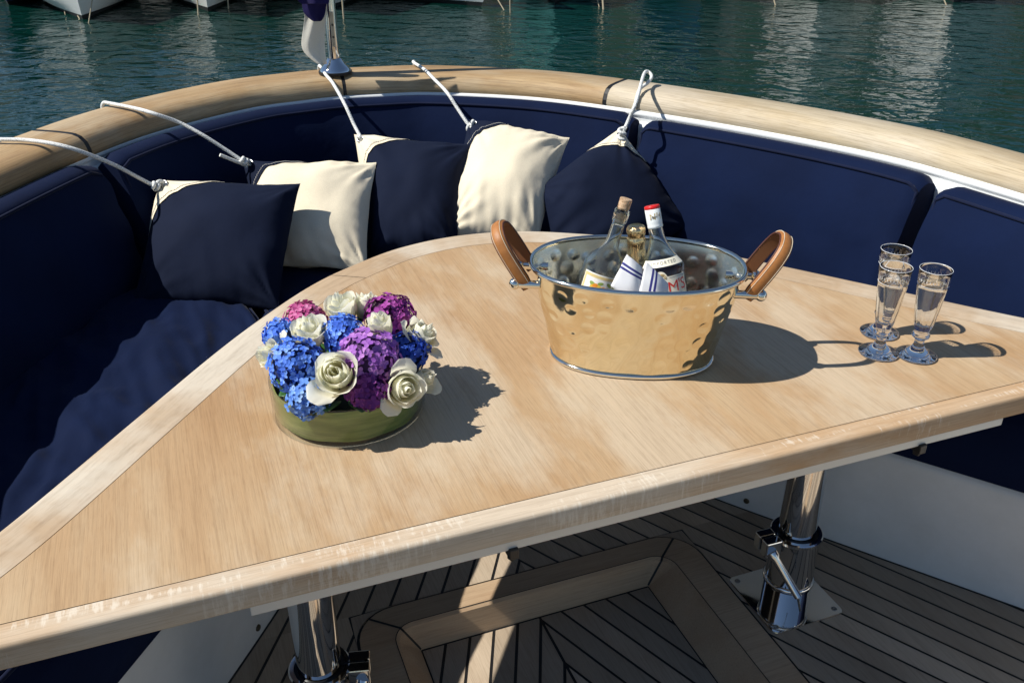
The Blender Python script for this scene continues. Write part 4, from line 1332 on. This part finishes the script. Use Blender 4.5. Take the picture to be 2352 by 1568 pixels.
b = MB(); b.grid(wrap_patch(RP + .0009, aP + .16, aP + .92, zt - .0035, zt - .0027, MP, 20, 1)); b.grid(wrap_patch(RP + .0009, aP + .89, aP + .91, zt - .06, zt - .0027, MP, 1, 8)); b.build('frame_line', M_ink, lp)
# --- champagne bottle with gold foil
bG = BM @ Vector((.012, .030, .010)); tG = dep(1461, 517, 1.672)
MG = frame_z(bG, tG); LG = (tG - bG).length
btG = thing('bottle', 'champagne bottle with crinkled gold foil neck between the two taller bottles', 'bottle', bG)
MB().lathe([(0, .006), (.034, 0), (.041, .004), (.0415, LG - .155), (.036, LG - .13), (.022, LG - .09), (.0165, LG - .06), (.0145, LG - .042), (.0145, LG - .03)], 40, MG).build('glass', plain('dark_green_glass', (.012, .018, .008), .05), btG, smooth=True)
def goldf(name, rough, bmp):
    m, t, p = mat(name)
    p.inputs['Base Color'].default_value = (.95, .67, .35, 1); p.inputs['Metallic'].default_value = 1; p.inputs['Roughness'].default_value = rough
    n1 = nn(t, 'ShaderNodeTexNoise', Scale=130.0, Detail=3.0); t.links.new(mapped(t, (1, 1, .6)), n1.inputs[0])
    bump(t, p, n1.outputs[0], bmp, .004)
    return m
def crk(r, z, a):
    return r * (1 + (.05 * noise.noise(Vector((math.cos(a) * 4, math.sin(a) * 4, z * 60))) + .02 * math.sin(a * 15 + z * 30)))
foil = MB().lathe([(0, LG), (.010, LG), (.0150, LG - .003), (.0165, LG - .008), (.0163, LG - .014), (.0150, LG - .020), (.0138, LG - .0225), (.0158, LG - .026), (.0165, LG - .031), (.0158, LG - .036), (.0150, LG - .040), (.0156, LG - .050), (.0170, LG - .062), (.0195, LG - .078)], 60, MG @ Matrix.Diagonal((1.12, 1.12, 1, 1)), crk).build('foil', goldf('gold_foil', .2, .6), btG, smooth=True)
MB().lathe([(.0160, LG - .043), (.0170, LG - .058), (.0200, LG - .078), (.0265, LG - .100)], 40, MG).build('neck_band', goldf('matt_gold_band', .35, .03), btG, smooth=True)

# ------------------------------------------------------------------ napkin
def napkin_mat():
    m, t, p = mat('striped_linen')
    uv = nn(t, 'ShaderNodeTexCoord'); sp = nn(t, 'ShaderNodeSeparateXYZ'); t.links.new(uv.outputs['UV'], sp.inputs[0])
    acc = None
    for c_, wd in ((.17, .011), (.245, .011)):
        d = nn(t, 'ShaderNodeMath', operation='SUBTRACT'); d.inputs[1].default_value = c_; t.links.new(sp.outputs[1], d.inputs[0])
        ab = nn(t, 'ShaderNodeMath', operation='ABSOLUTE'); t.links.new(d.outputs[0], ab.inputs[0])
        ls = nn(t, 'ShaderNodeMath', operation='LESS_THAN'); ls.inputs[1].default_value = wd * 1.9; t.links.new(ab.outputs[0], ls.inputs[0])
        if acc is None: acc = ls.outputs[0]
        else:
            mx = nn(t, 'ShaderNodeMath', operation='MAXIMUM'); t.links.new(acc, mx.inputs[0]); t.links.new(ls.outputs[0], mx.inputs[1]); acc = mx.outputs[0]
    t.links.new(mixc(t, (.80, .80, .82), (.035, .035, .22), acc), p.inputs['Base Color'])
    p.inputs['Roughness'].default_value = .85
    n2 = nn(t, 'ShaderNodeTexNoise', Scale=900.0, Detail=2.0); t.links.new(mapped(t, (1, 1, 1)), n2.inputs[0])
    bump(t, p, n2.outputs[0], .3, .0006)
    return m
M_nap = napkin_mat()
nap = thing('napkin', 'white linen napkin with navy stripes tucked between the bottles', 'napkin', BM @ Vector((.01, -.07, .10)))
def flap(quad, bul, name, uvq, ny=.0):
    "quad TL TR BR BL"
    rows = []; uv = []
    n = 14
    nr = (quad[1] - quad[0]).cross(quad[3] - quad[0]).normalized()
    if nr.y > 0: nr = -nr
    for i in range(n + 1):
        v = i / n; row = []
        for j in range(n + 1):
            u_ = j / n
            p = quad[0].lerp(quad[1], u_).lerp(quad[3].lerp(quad[2], u_), v)
            p = p + nr * (bul * math.sin(math.pi * u_) * (.4 + .6 * math.sin(math.pi * v)) + .002 * noise.noise(Vector((u_ * 3, v * 3, 2))))
            row.append(p)
            a = [uvq[0][k] + (uvq[1][k] - uvq[0][k]) * u_ for k in (0, 1)]; c_ = [uvq[3][k] + (uvq[2][k] - uvq[3][k]) * u_ for k in (0, 1)]
            uv.append((a[0] + (c_[0] - a[0]) * v, a[1] + (c_[1] - a[1]) * v))
        rows.append(row)
    o = MB().grid(rows, uv=uv).build(name, M_nap, nap, smooth=True, uv=True)
    s_ = o.modifiers.new('solid', 'SOLIDIFY'); s_.thickness = .0016; s_.offset = -1
    return o
YN = 1.552
flap([dep(1440, 584, YN + .012), dep(1474, 614, YN + .016), dep(1482, 720, YN - .01), dep(1403, 656, YN)], .010, 'left_fold', [(0, .0), (1, .0), (1, .9), (0, .62)])
flap([dep(1484, 599, YN + .004), dep(1534, 652, YN + .006), dep(1534, 720, YN - .012), dep(1458, 712, YN - .010)], .008, 'right_fold', [(0, .0), (0, .55), (1, .55), (1, .0)])

# ------------------------------------------------------------------ flower bowl
FC = Vector((-.300, 1.437, TZ))
bowl = thing('flower_bowl', 'low round glass bowl lined with a green leaf, holding the flowers', 'bowl', FC)
Tm = Matrix.Translation(FC + Z * .001)
MB().lathe([(0, 0), (.130, 0), (.1375, .002), (.139, .006), (.1382, .012), (.1375, .02), (.1385, .074), (.1378, .0755), (.1358, .0755), (.135, .074), (.1342, .012), (.130, .008), (0, .008)], 72, Tm).build('glass', thin_glass('bowl_glass'), bowl, smooth=True)
def leafm(name, c0, c1, rough=.4):
    m, t, p = mat(name)
    n1 = nn(t, 'ShaderNodeTexNoise', Scale=1.0, Detail=5.0, Roughness=.6); t.links.new(mapped(t, (12, 12, 130)), n1.inputs[0])
    r = ramp(t, [(.3, c0), (.7, c1)]); t.links.new(n1.outputs[0], r.inputs[0]); t.links.new(r.outputs[0], p.inputs['Base Color'])
    p.inputs['Roughness'].default_value = rough
    return m
M_lining = leafm('aspidistra_lining', (.08, .13, .02), (.26, .32, .09))
b = MB()
rows = []
for z in [.010 + .060 * k / 8 for k in range(9)]:
    rows.append([FC + Vector(((.1318 + .0012 * math.sin(a * 9 + z * 60)) * math.cos(a), (.1318 + .0012 * math.sin(a * 9 + z * 60)) * math.sin(a), z)) for a in [2 * math.pi * k / 90 for k in range(90)]])
b.grid(rows, closed_u=True)
b.build('leaf_lining', M_lining, bowl, smooth=True)
MB().cap([FC + Vector((.1305 * math.cos(2 * math.pi * k / 48), .1305 * math.sin(2 * math.pi * k / 48), .058)) for k in range(48)]).build('wet_foam', plain('floral_foam', (.015, .03, .012), .9), bowl)
M_leaf = leafm('glossy_leaf', (.02, .07, .02), (.05, .14, .035), .3)
def leaf(p0, d, up, ln, wd):
    d = d.normalized(); x = d.cross(up).normalized(); nz = x.cross(d)
    rows = []
    for i in range(9):
        f = i / 8
        w_ = wd * math.sin(math.pi * min(1, f * .93 + .05)) ** .8
        c_ = p0 + d * (ln * f) - Z * (ln * .25 * f * f)
        rows.append([c_ + x * (w_ * k) + nz * (abs(k) * w_ * .25) for k in (-1, -.5, 0, .5, 1)])
    o = MB().grid(rows).build('leaf', M_leaf, bowl, smooth=True)
    s_ = o.modifiers.new('solid', 'SOLIDIFY'); s_.thickness = .0008
for (ang, e, ln) in ((-95, .5, .06), (-70, .4, .06), (-120, .4, .05), (-140, .5, .055), (-40, .5, .05), (-160, .6, .05), (-55, .35, .055), (20, .5, .06), (170, .5, .05)):
    a = R(ang)
    leaf(FC + Vector((.085 * math.cos(a), .085 * math.sin(a), .064)), Vector((math.cos(a), math.sin(a), e)), Z, ln, .018)

# ------------------------------------------------------------------ hydrangeas and roses
C7 = lambda x, y: ((900 + x / 1.96) / 1.7415, (1100 + y / 1.96) / 1.7415)
def petal_mat(name, ca, cb, cc, trans=.15):
    m, t, p = mat(name)
    geo = nn(t, 'ShaderNodeNewGeometry')
    r = ramp(t, [(.0, ca), (.5, cb), (1.0, cc)]); t.links.new(geo.outputs['Random Per Island'], r.inputs[0])
    t.links.new(r.outputs[0], p.inputs['Base Color'])
    p.inputs['Roughness'].default_value = .65
    p.inputs['Specular IOR Level'].default_value = .25
    out = t.nodes['Material Output']
    mx = nn(t, 'ShaderNodeMixShader'); mx.inputs[0].default_value = trans
    tl = nn(t, 'ShaderNodeBsdfTranslucent'); t.links.new(r.outputs[0], tl.inputs[0])
    t.links.new(p.outputs[0], mx.inputs[1]); t.links.new(tl.outputs[0], mx.inputs[2]); t.links.new(mx.outputs[0], out.inputs[0])
    return m
PM = {'blue': petal_mat('blue_florets', (.06, .16, .68), (.10, .25, .82), (.24, .42, .88)),
      'paleblue': petal_mat('pale_blue_florets', (.08, .20, .64), (.15, .32, .76), (.30, .46, .74)),
      'deepblue': petal_mat('deep_blue_florets', (.02, .06, .42), (.035, .10, .52), (.07, .16, .60)),
      'lilac': petal_mat('lilac_florets', (.26, .08, .42), (.40, .16, .54), (.54, .26, .62)),
      'plum': petal_mat('plum_florets', (.13, .02, .17), (.20, .04, .24), (.30, .07, .30)),
      'pink': petal_mat('pink_florets', (.42, .05, .20), (.58, .12, .32), (.68, .25, .45)),
      'magenta': petal_mat('magenta_florets', (.22, .025, .20), (.33, .05, .30), (.45, .11, .40))}
def hydrangea(cpx, rpx, Y, col, label, n=105, seed=0, sq=.9):
    c = dep(*C7(*cpx), Y)
    r = rpx * .000248
    rg = random.Random(seed)
    root = thing('hydrangea', label, 'hydrangea', c - Z * (r * .6), 'hydrangea heads in the flower bowl')
    b = MB()
    ga = math.pi * (3 - math.sqrt(5))
    axis = (c - (FC + Z * .03)).normalized()
    for i in range(n):
        y = 1 - 1.86 * (i + .5) / n
        rad = math.sqrt(max(0, 1 - y * y)); th_ = ga * i + rg.uniform(-.2, .2)
        dloc = Vector((rad * math.cos(th_), rad * math.sin(th_), y))
        d = (Vector((0, 0, 1)).rotation_difference(axis)) @ dloc
        bump_ = rg.uniform(-.16, .09)
        p = c + Vector((d.x, d.y, d.z * sq)) * (r * (1 + bump_) * .93)
        nrm = (d + Vector((rg.uniform(-.35, .35), rg.uniform(-.35, .35), rg.uniform(-.2, .4)))).normalized()
        x = nrm.orthogonal().normalized(); x = Quaternion(nrm, rg.uniform(0, 6.28)) @ x
        y_ = nrm.cross(x)
        L = rg.uniform(.8, 1.15) * (.0096 if col in ('lilac', 'plum', 'magenta', 'pink') else .0080) * rg.uniform(.85, 1.2)
        v = []; f = []
        for k in range(4):
            a = k * math.pi / 2
            dx = x * math.cos(a) + y_ * math.sin(a); dy = -x * math.sin(a) + y_ * math.cos(a)
            cup = rg.uniform(-.0005, .0035)
            base = len(v)
            v += [p + nrm * .0002 * k, p + dx * (L * .5) + dy * (L * .46) + nrm * (.0012 + cup * .3), p + dx * (L * .95) + dy * (L * .30) + nrm * cup, p + dx * (L * 1.05) + nrm * (cup - .0006), p + dx * (L * .95) - dy * (L * .30) + nrm * cup, p + dx * (L * .5) - dy * (L * .46) + nrm * (.0012 + cup * .3), p + dx * (L * .55) + nrm * (-.0003)]
            f += [(base, base + 1, base + 6), (base + 1, base + 2, base + 6), (base + 2, base + 3, base + 6), (base + 3, base + 4, base + 6), (base + 4, base + 5, base + 6), (base + 5, base, base + 6)]
        b.add(v, f)
    b.build('florets', PM[col], root, smooth=True)
    MB().lathe([(r * .80 * math.sin(math.pi * k / 10), -r * .80 * sq * math.cos(math.pi * k / 10)) for k in range(11)], 16, Matrix.Translation(c)).build('shade_core', plain('painted_floret_shade', tuple(x * .25 for x in {'blue': (.04, .1, .4), 'paleblue': (.06, .12, .4), 'deepblue': (.02, .06, .3), 'lilac': (.2, .06, .3), 'plum': (.12, .02, .16), 'pink': (.4, .05, .2), 'magenta': (.2, .03, .2)}[col]), .9), root, smooth=True)  # solid core in darkened floret colours: painted shade behind the gaps
    st = MB().tube([c - axis * r * .5, FC + Z * .05 + (c - FC) * .25], .003, 6).build('stem', M_leaf, root)
hydrangea((555, 705), 205, 1.372, 'blue', 'large bright blue hydrangea at the front left of the bowl', 150, 1)
hydrangea((655, 955), 155, 1.322, 'paleblue', 'pale blue hydrangea hanging lowest over the front rim of the bowl', 105, 2)
hydrangea((925, 470), 165, 1.452, 'blue', 'blue hydrangea at the top centre between the white roses', 115, 3)
hydrangea((1125, 650), 225, 1.382, 'lilac', 'large lilac hydrangea at the centre right', 150, 4)
hydrangea((1120, 900), 150, 1.335, 'plum', 'dark plum hydrangea low at the front beside the leaves', 100, 5)
hydrangea((625, 365), 165, 1.515, 'pink', 'pink hydrangea at the back left', 110, 6)
hydrangea((435, 470), 130, 1.455, 'blue', 'small blue hydrangea at the far left behind a rose', 80, 7)
hydrangea((1290, 330), 190, 1.515, 'magenta', 'magenta hydrangea at the back right', 120, 8)
hydrangea((1440, 590), 160, 1.445, 'deepblue', 'deep blue hydrangea at the right edge beside a drooping rose', 105, 9)
def rosem():
    m, t, p = mat('ivory_rose_petal')
    uv = nn(t, 'ShaderNodeTexCoord'); sp = nn(t, 'ShaderNodeSeparateXYZ'); t.links.new(uv.outputs['UV'], sp.inputs[0])
    r = ramp(t, [(.0, (.84, .82, .55)), (.4, (.92, .90, .70)), (1.0, (.95, .94, .82))]); t.links.new(sp.outputs[1], r.inputs[0])
    t.links.new(r.outputs[0], p.inputs['Base Color'])
    p.inputs['Roughness'].default_value = .6; p.inputs['Specular IOR Level'].default_value = .25
    out = t.nodes['Material Output']
    mx = nn(t, 'ShaderNodeMixShader'); mx.inputs[0].default_value = .5
    tl = nn(t, 'ShaderNodeBsdfTranslucent'); t.links.new(r.outputs[0], tl.inputs[0])
    t.links.new(p.outputs[0], mx.inputs[1]); t.links.new(tl.outputs[0], mx.inputs[2]); t.links.new(mx.outputs[0], out.inputs[0])
    return m
M_ros = rosem()
def petal_mesh(r, h, span, openv, curl, seed):
    "petal wrapped round the local z axis"
    rows = []; uv = []
    nu, nv = 14, 9
    for i in range(nv + 1):
        v = i / nv
        row = []
        for j in range(nu + 1):
            x = -1 + 2 * j / nu
            prof = .30 + .70 * math.sin(min(1, v * 1.6) * math.pi / 2)         # cup shape
            rr = r * prof + openv * max(0, v - .35) / .65 * r + curl * max(0, v - .72) ** 1.3 * r * 3.2
            edge = 1 - .06 * abs(x) ** 2
            wv_ = (.45 + .55 * math.sin(min(1, v * 1.5) * math.pi / 2)) * (1 if v < .55 else math.sqrt(max(.0, 1 - ((v - .55) / .45) ** 2 * .93)))
            a = x * span * wv_
            z = h * v * edge + h * .03 * noise.noise(Vector((x * 2, v * 2, seed))) * v - curl * h * .12 * max(0, v - .8) * 5
            rr += r * .05 * noise.noise(Vector((x * 2.2, v * 2, seed + 5))) * v
            row.append((rr * math.cos(a), rr * math.sin(a), z)); uv.append((j / nu, v))
        rows.append([Vector(p) for p in row])
    b = MB().grid(rows, uv=uv)
    return mesh('petal', b.v, b.f, True, b.uv)
PET = []
# (radius, height, half span, opening, curl, number, turn)
for k, (r, h, sp, op, cl, n) in enumerate([(.0062, .053, 3.0, -.55, .0, 1), (.0105, .053, 1.9, -.48, .03, 3), (.0150, .0525, 1.6, -.36, .10, 3), (.0192, .051, 1.35, -.18, .22, 4), (.0228, .049, 1.2, .0, .38, 4)]):
    PET.append((petal_mesh(r, h, sp, op, cl, k * 3.3), n))
    PET[-1][0].materials.append(M_ros)
PET_DROOP = petal_mesh(.0225, .044, .85, .35, .75, 77.0); PET_DROOP.materials.append(M_ros)
SEPAL = mesh('hip', *(lambda b: (b.v, b.f))(MB().lathe([(.0, -.012), (.004, -.012), (.0085, -.003), (.0075, .006), (.004, .010)], 14)), True); SEPAL.materials.append(M_leaf)
def rose(cpx, Y, d, label, scale=1.0, seed=0, layers=5, droop=0):
    c = dep(*C7(*cpx), Y)
    rg = random.Random(seed)
    d = Vector(d).normalized()
    root = thing('rose', label, 'rose', c, 'ivory roses in the flower bowl')
    root.rotation_euler = (d.to_track_quat('Z', 'Y') @ Quaternion((0, 0, 1), rg.uniform(0, 6.28))).to_euler()
    root.location = c - d * (.026 * scale)
    root.scale = (scale * 1.06,) * 3
    for li, (me, n) in enumerate(PET[:layers]):
        a0 = rg.uniform(0, 6.28)
        for k in range(n):
            o = bpy.data.objects.new('petal', me); COL.objects.link(o); o.parent = root
            o.rotation_euler = (rg.uniform(-.06, .06), rg.uniform(-.06, .06), a0 + k * 2 * math.pi / n + rg.uniform(-.15, .15))
            o.location = (0, 0, -.001 * li + rg.uniform(-.001, .001))
            s_ = rg.uniform(.95, 1.05); o.scale = (s_, s_, s_ * (1 - .02 * li))
    for k in range(droop):
        o = bpy.data.objects.new('petal', PET_DROOP); COL.objects.link(o); o.parent = root
        o.rotation_euler = (rg.uniform(-.1, .1), rg.uniform(.1, .3), k * 2.3 + rg.uniform(-.3, .3)); o.location = (0, 0, -.002)
    o = bpy.data.objects.new('hip', SEPAL); COL.objects.link(o); o.parent = root
    return root
rose((915, 262), 1.515, (-.25, -.15, 1), 'ivory rose standing highest at the back of the bowl', 1.12, 1, 5, 0)
rose((1110, 240), 1.54, (.5, .25, 1), 'ivory rose leaning right behind the highest one', .92, 2, 5, 1)
rose((660, 450), 1.438, (-.05, -.25, 1), 'upright ivory rosebud between the pink and blue hydrangeas', 1.15, 3, 5, 0)
rose((365, 635), 1.405, (-.75, -.45, .65), 'ivory rose at the far left leaning outwards over the rim', .95, 4, 5, 1)
rose((872, 775), 1.318, (-.02, -.78, .70), 'open ivory rose facing forward at the front centre', 1.3, 5, 5, 1)
rose((1218, 405), 1.432, (-.12, -.2, 1), 'ivory rosebud between the lilac and magenta hydrangeas', 1.05, 6, 4, 1)
rose((1530, 480), 1.470, (.72, -.1, .75), 'drooping ivory rose at the upper right edge of the bowl', 1.15, 7, 5, 2)
rose((1405, 890), 1.335, (.42, -.75, .32), 'ivory rose with splayed petals low at the front right', 1.1, 8, 5, 2)
rose((1555, 815), 1.40, (.75, -.25, .55), 'ivory rose half hidden at the lower right', .85, 9, 4, 2)

# ------------------------------------------------------------------ moored boats across the harbour
M_hullw = plain('white_boat_paint', (.82, .83, .80), .35)
M_hullb = plain('navy_boat_paint', (.015, .03, .09), .3)
M_stripe = plain('navy_stripe_paint', (.02, .05, .15), .4)
M_anti = plain('dark_antifouling', (.012, .014, .016), .7)
M_teal = plain('teal_boat_paint', (.10, .30, .32), .4)
M_canv = plain('blue_boat_canvas', (.02, .05, .16), .8)
M_wind = plain('dark_window', (.02, .025, .03), .08)
M_line = plain('mooring_rope', (.34, .29, .20), .9)
def boat(px, py, L, beam, fb, rot, hullm, label, stripes=2, mast=0, cabin=1.0, rake=.9):
    p0 = on(px, py, WATER)
    root = thing('moored_boat', label, 'boat', p0, 'boats moored bow out across the water')
    Mx = Matrix.Translation(p0) @ Matrix.Rotation(R(rot), 4, 'Z')
    def sect(f, g):
        w_ = beam / 2 * (1 - (1 - min(f * 2.3, 1)) ** 1.7) * (1 if f < .6 else 1 - .12 * (f - .6) / .4)
        flare = (.62 + .38 * f) + (1 - (.62 + .38 * f)) * max(0, g)
        hw_ = w_ * (max(0.0, min(1, (g + .28) / .5)) ** .62 if g < .22 else 1) * (flare if g >= 0 else flare)
        y = L * f - rake * max(g, -.05) * (1 - f) ** 2 
        z = fb * g * (1 + .35 * (1 - f) ** 2)
        return hw_, y, z
    def band(g0, g1, n, m, name, out=0.0, parent=root):
        fs = [k / 22 for k in range(23)]
        gs = [g0 + (g1 - g0) * k / n for k in range(n + 1)]
        b = MB()
        for sg in (-1, 1):
            rows = []
            for g in gs:
                row = []
                for f in fs:
                    h_, y, z = sect(f, g)
                    row.append(Mx @ Vector((sg * (h_ + out), y - (out if f == 0 else 0), z)))
                rows.append(row)
            b.grid(rows, flip=sg < 0)
        rows = [[Mx @ Vector((x * sect(1, g)[0], sect(1, g)[1] + out, sect(1, g)[2])) for x in (-1, 1)] for g in gs]
        b.grid(rows)
        return b.build(name, m, parent, smooth=True)
    band(-.25, .06, 5, M_anti, 'antifouling')
    hl = band(.06, 1.0, 10, hullm, 'hull')
    if stripes:
        band(.60, .66, 1, M_stripe, 'stripe', .006, hl)
        if stripes > 1: band(.72, .75, 1, M_stripe, 'stripe', .006, hl)
    band(.97, 1.04, 1, M_hullw if hullm is not M_hullw else M_stripe, 'rubbing_strake', .03)
    fs = [k / 22 for k in range(23)]
    rows = [[Mx @ Vector((x * sect(f, 1)[0], sect(f, 1)[1], sect(f, 1)[2] + .03 * (1 - x * x))) for x in (-1, -.5, 0, .5, 1)] for f in fs]
    MB().grid(rows).build('deck', M_hullw, root, smooth=True)
    if cabin:
        b = MB()
        ring = [(-.34 * beam, L * .34), (.34 * beam, L * .34), (.36 * beam, L * .72), (-.36 * beam, L * .72)]
        lo = [Mx @ Vector((x, y, fb)) for x, y in ring]; hi = [Mx @ Vector((x * .86, y + (.25 if i < 2 else -.1), fb + .75 * cabin)) for i, (x, y) in enumerate(ring)]
        b.add(lo + hi, [(4, 5, 6, 7), (0, 1, 5, 4), (1, 2, 6, 5), (2, 3, 7, 6), (3, 0, 4, 7)])
        cb = bevel(b.build('cabin', M_hullw, root), .06, 3)
        for (i, j) in ((0, 1), (1, 2), (3, 0)):
            q4 = [lo[i].lerp(hi[i], .35), lo[j].lerp(hi[j], .35), lo[j].lerp(hi[j], .8), lo[i].lerp(hi[i], .8)]
            c_ = sum(q4, Vector()) / 4; nr = (q4[1] - q4[0]).cross(q4[3] - q4[0]).normalized()
            q4 = [c_ + (p - c_) * .86 + nr * .012 for p in q4]
            obj('window', q4, [(0, 1, 2, 3)], M_wind, cb)
        # canvas bimini behind the cabin
        ring = [(-.4 * beam, L * .70), (.4 * beam, L * .70), (.4 * beam, L * .95), (-.4 * beam, L * .95)]
        bevel(MB().prism([(p.x, p.y) for p in [Mx @ Vector((x, y, 0)) for x, y in ring]], p0.z + fb + 1.25, p0.z + fb + 1.32).build('bimini', M_canv, root), .03)
        for x, y in ring: MB().tube([Mx @ Vector((x * .95, y, fb - .05)), Mx @ Vector((x * .95, y, fb + 1.26))], .015, 6).build('bimini_pole', M_chrome, root)
    if mast:
        MB().tube([Mx @ Vector((0, L * .42, fb)), Mx @ Vector((0, L * .42, fb + mast))], [.06, .04], 8).build('mast', plain('alloy_mast', (.6, .6, .58), .4, .6), root)
    return root, Mx, sect
boat(20, 12, 6.0, 2.2, .85, 14, M_hullb, 'dark navy boat in shadow at the top left corner', 0, 0, .8)
boat(190, 45, 6.5, 2.7, .95, 20, M_hullw, 'white boat with a navy double stripe, bow nearest at the upper left', 2, 6, 1.0)
boat(478, 27, 6.5, 2.6, 1.0, 17, M_hullw, 'white boat second from the left, bow tip showing left of the flag', 1, 0, 1.1)
boat(755, 22, 7.5, 3.4, .95, 8, M_hullw, 'pale boat half hidden behind the flagstaff', 0, 8, .9)
boat(1105, 15, 7.0, 2.7, 1.0, 42, M_hullw, 'pale boat bow just right of the flagstaff', 1, 0, 1.2)
boat(1275, 6, 6.5, 2.4, 1.0, -4, M_teal, 'teal hull at the top centre above the rightmost cord', 0, 7, .8)
boat(1610, -4, 8.0, 2.6, 1.15, -6, M_hullb, 'dark hull at the top right of centre', 0, 0, 1.2)
boat(1880, 0, 7.0, 2.5, 1.1, -18, M_hullw, 'white boat at the upper right beside the dark hull', 1, 9, 1.2)
boat(2190, 6, 9.0, 3.1, 1.5, -24, M_hullw, 'large white boat at the top right corner', 1, 0, 1.7)
def line(a, b, label, r=.011, sag=0.0):
    pa = on(a[0], a[1], WATER - .03); pb = dep(b[0], b[1], pa.y + b[2])
    pts = [pa.lerp(pb, k / 6) - Z * (sag * math.sin(math.pi * k / 6)) for k in range(7)]
    tag(MB().tube(pts, r, 6).build('mooring_line', M_line), label, 'rope', 'mooring lines of the far boats')
line((203, 58), (213, -8, .3), 'taut mooring line right of the nearest white bow')
line((184, 48), (168, 10, .3), 'mooring line crossing the nearest white bow')
line((150, 36), (143, -10, .3), 'mooring line left of the nearest white bow')
line((456, 40), (452, -20, .2), 'mooring chain left of the second white bow', .014)
line((525, 25), (521, -30, .2), 'mooring chain right of the second white bow', .014)
line((790, 48), (784, -30, .1), 'knotted mooring line just right of the flagstaff', .018)
line((1160, 28), (1135, -14, .3), 'slanting mooring line right of the pale bow')
line((1172, 34), (1171, -30, .1), 'upright mooring line right of the pale bow', .014)
line((1377, 20), (1368, -20, .2), 'left of two mooring lines beyond the looped cord')
line((1386, 26), (1383, -20, .2), 'right of two mooring lines beyond the looped cord', .018)
line((1782, 16), (1772, -20, .2), 'mooring line at the upper right near the dark hull', .013)
line((1966, 10), (1958, -20, .2), 'mooring line at the upper right by the white boat', .013)
line((2175, 16), (2160, -20, .2), 'mooring line at the bow of the large white boat', .013)
for o in bpy.data.objects:
    if o.type == 'MESH' and o.data.materials and o.data.materials[0] and o.data.materials[0].name in ('crystal', 'sparkling_drink', 'clear_bottle_glass', 'rose_wine'):
        o.cycles.is_caustics_caster = True
    if o.type == 'MESH' and o.name.startswith(('veneer_panel', 'curved_edging', 'body', 'inner_wall')):
        o.cycles.is_caustics_receiver = True
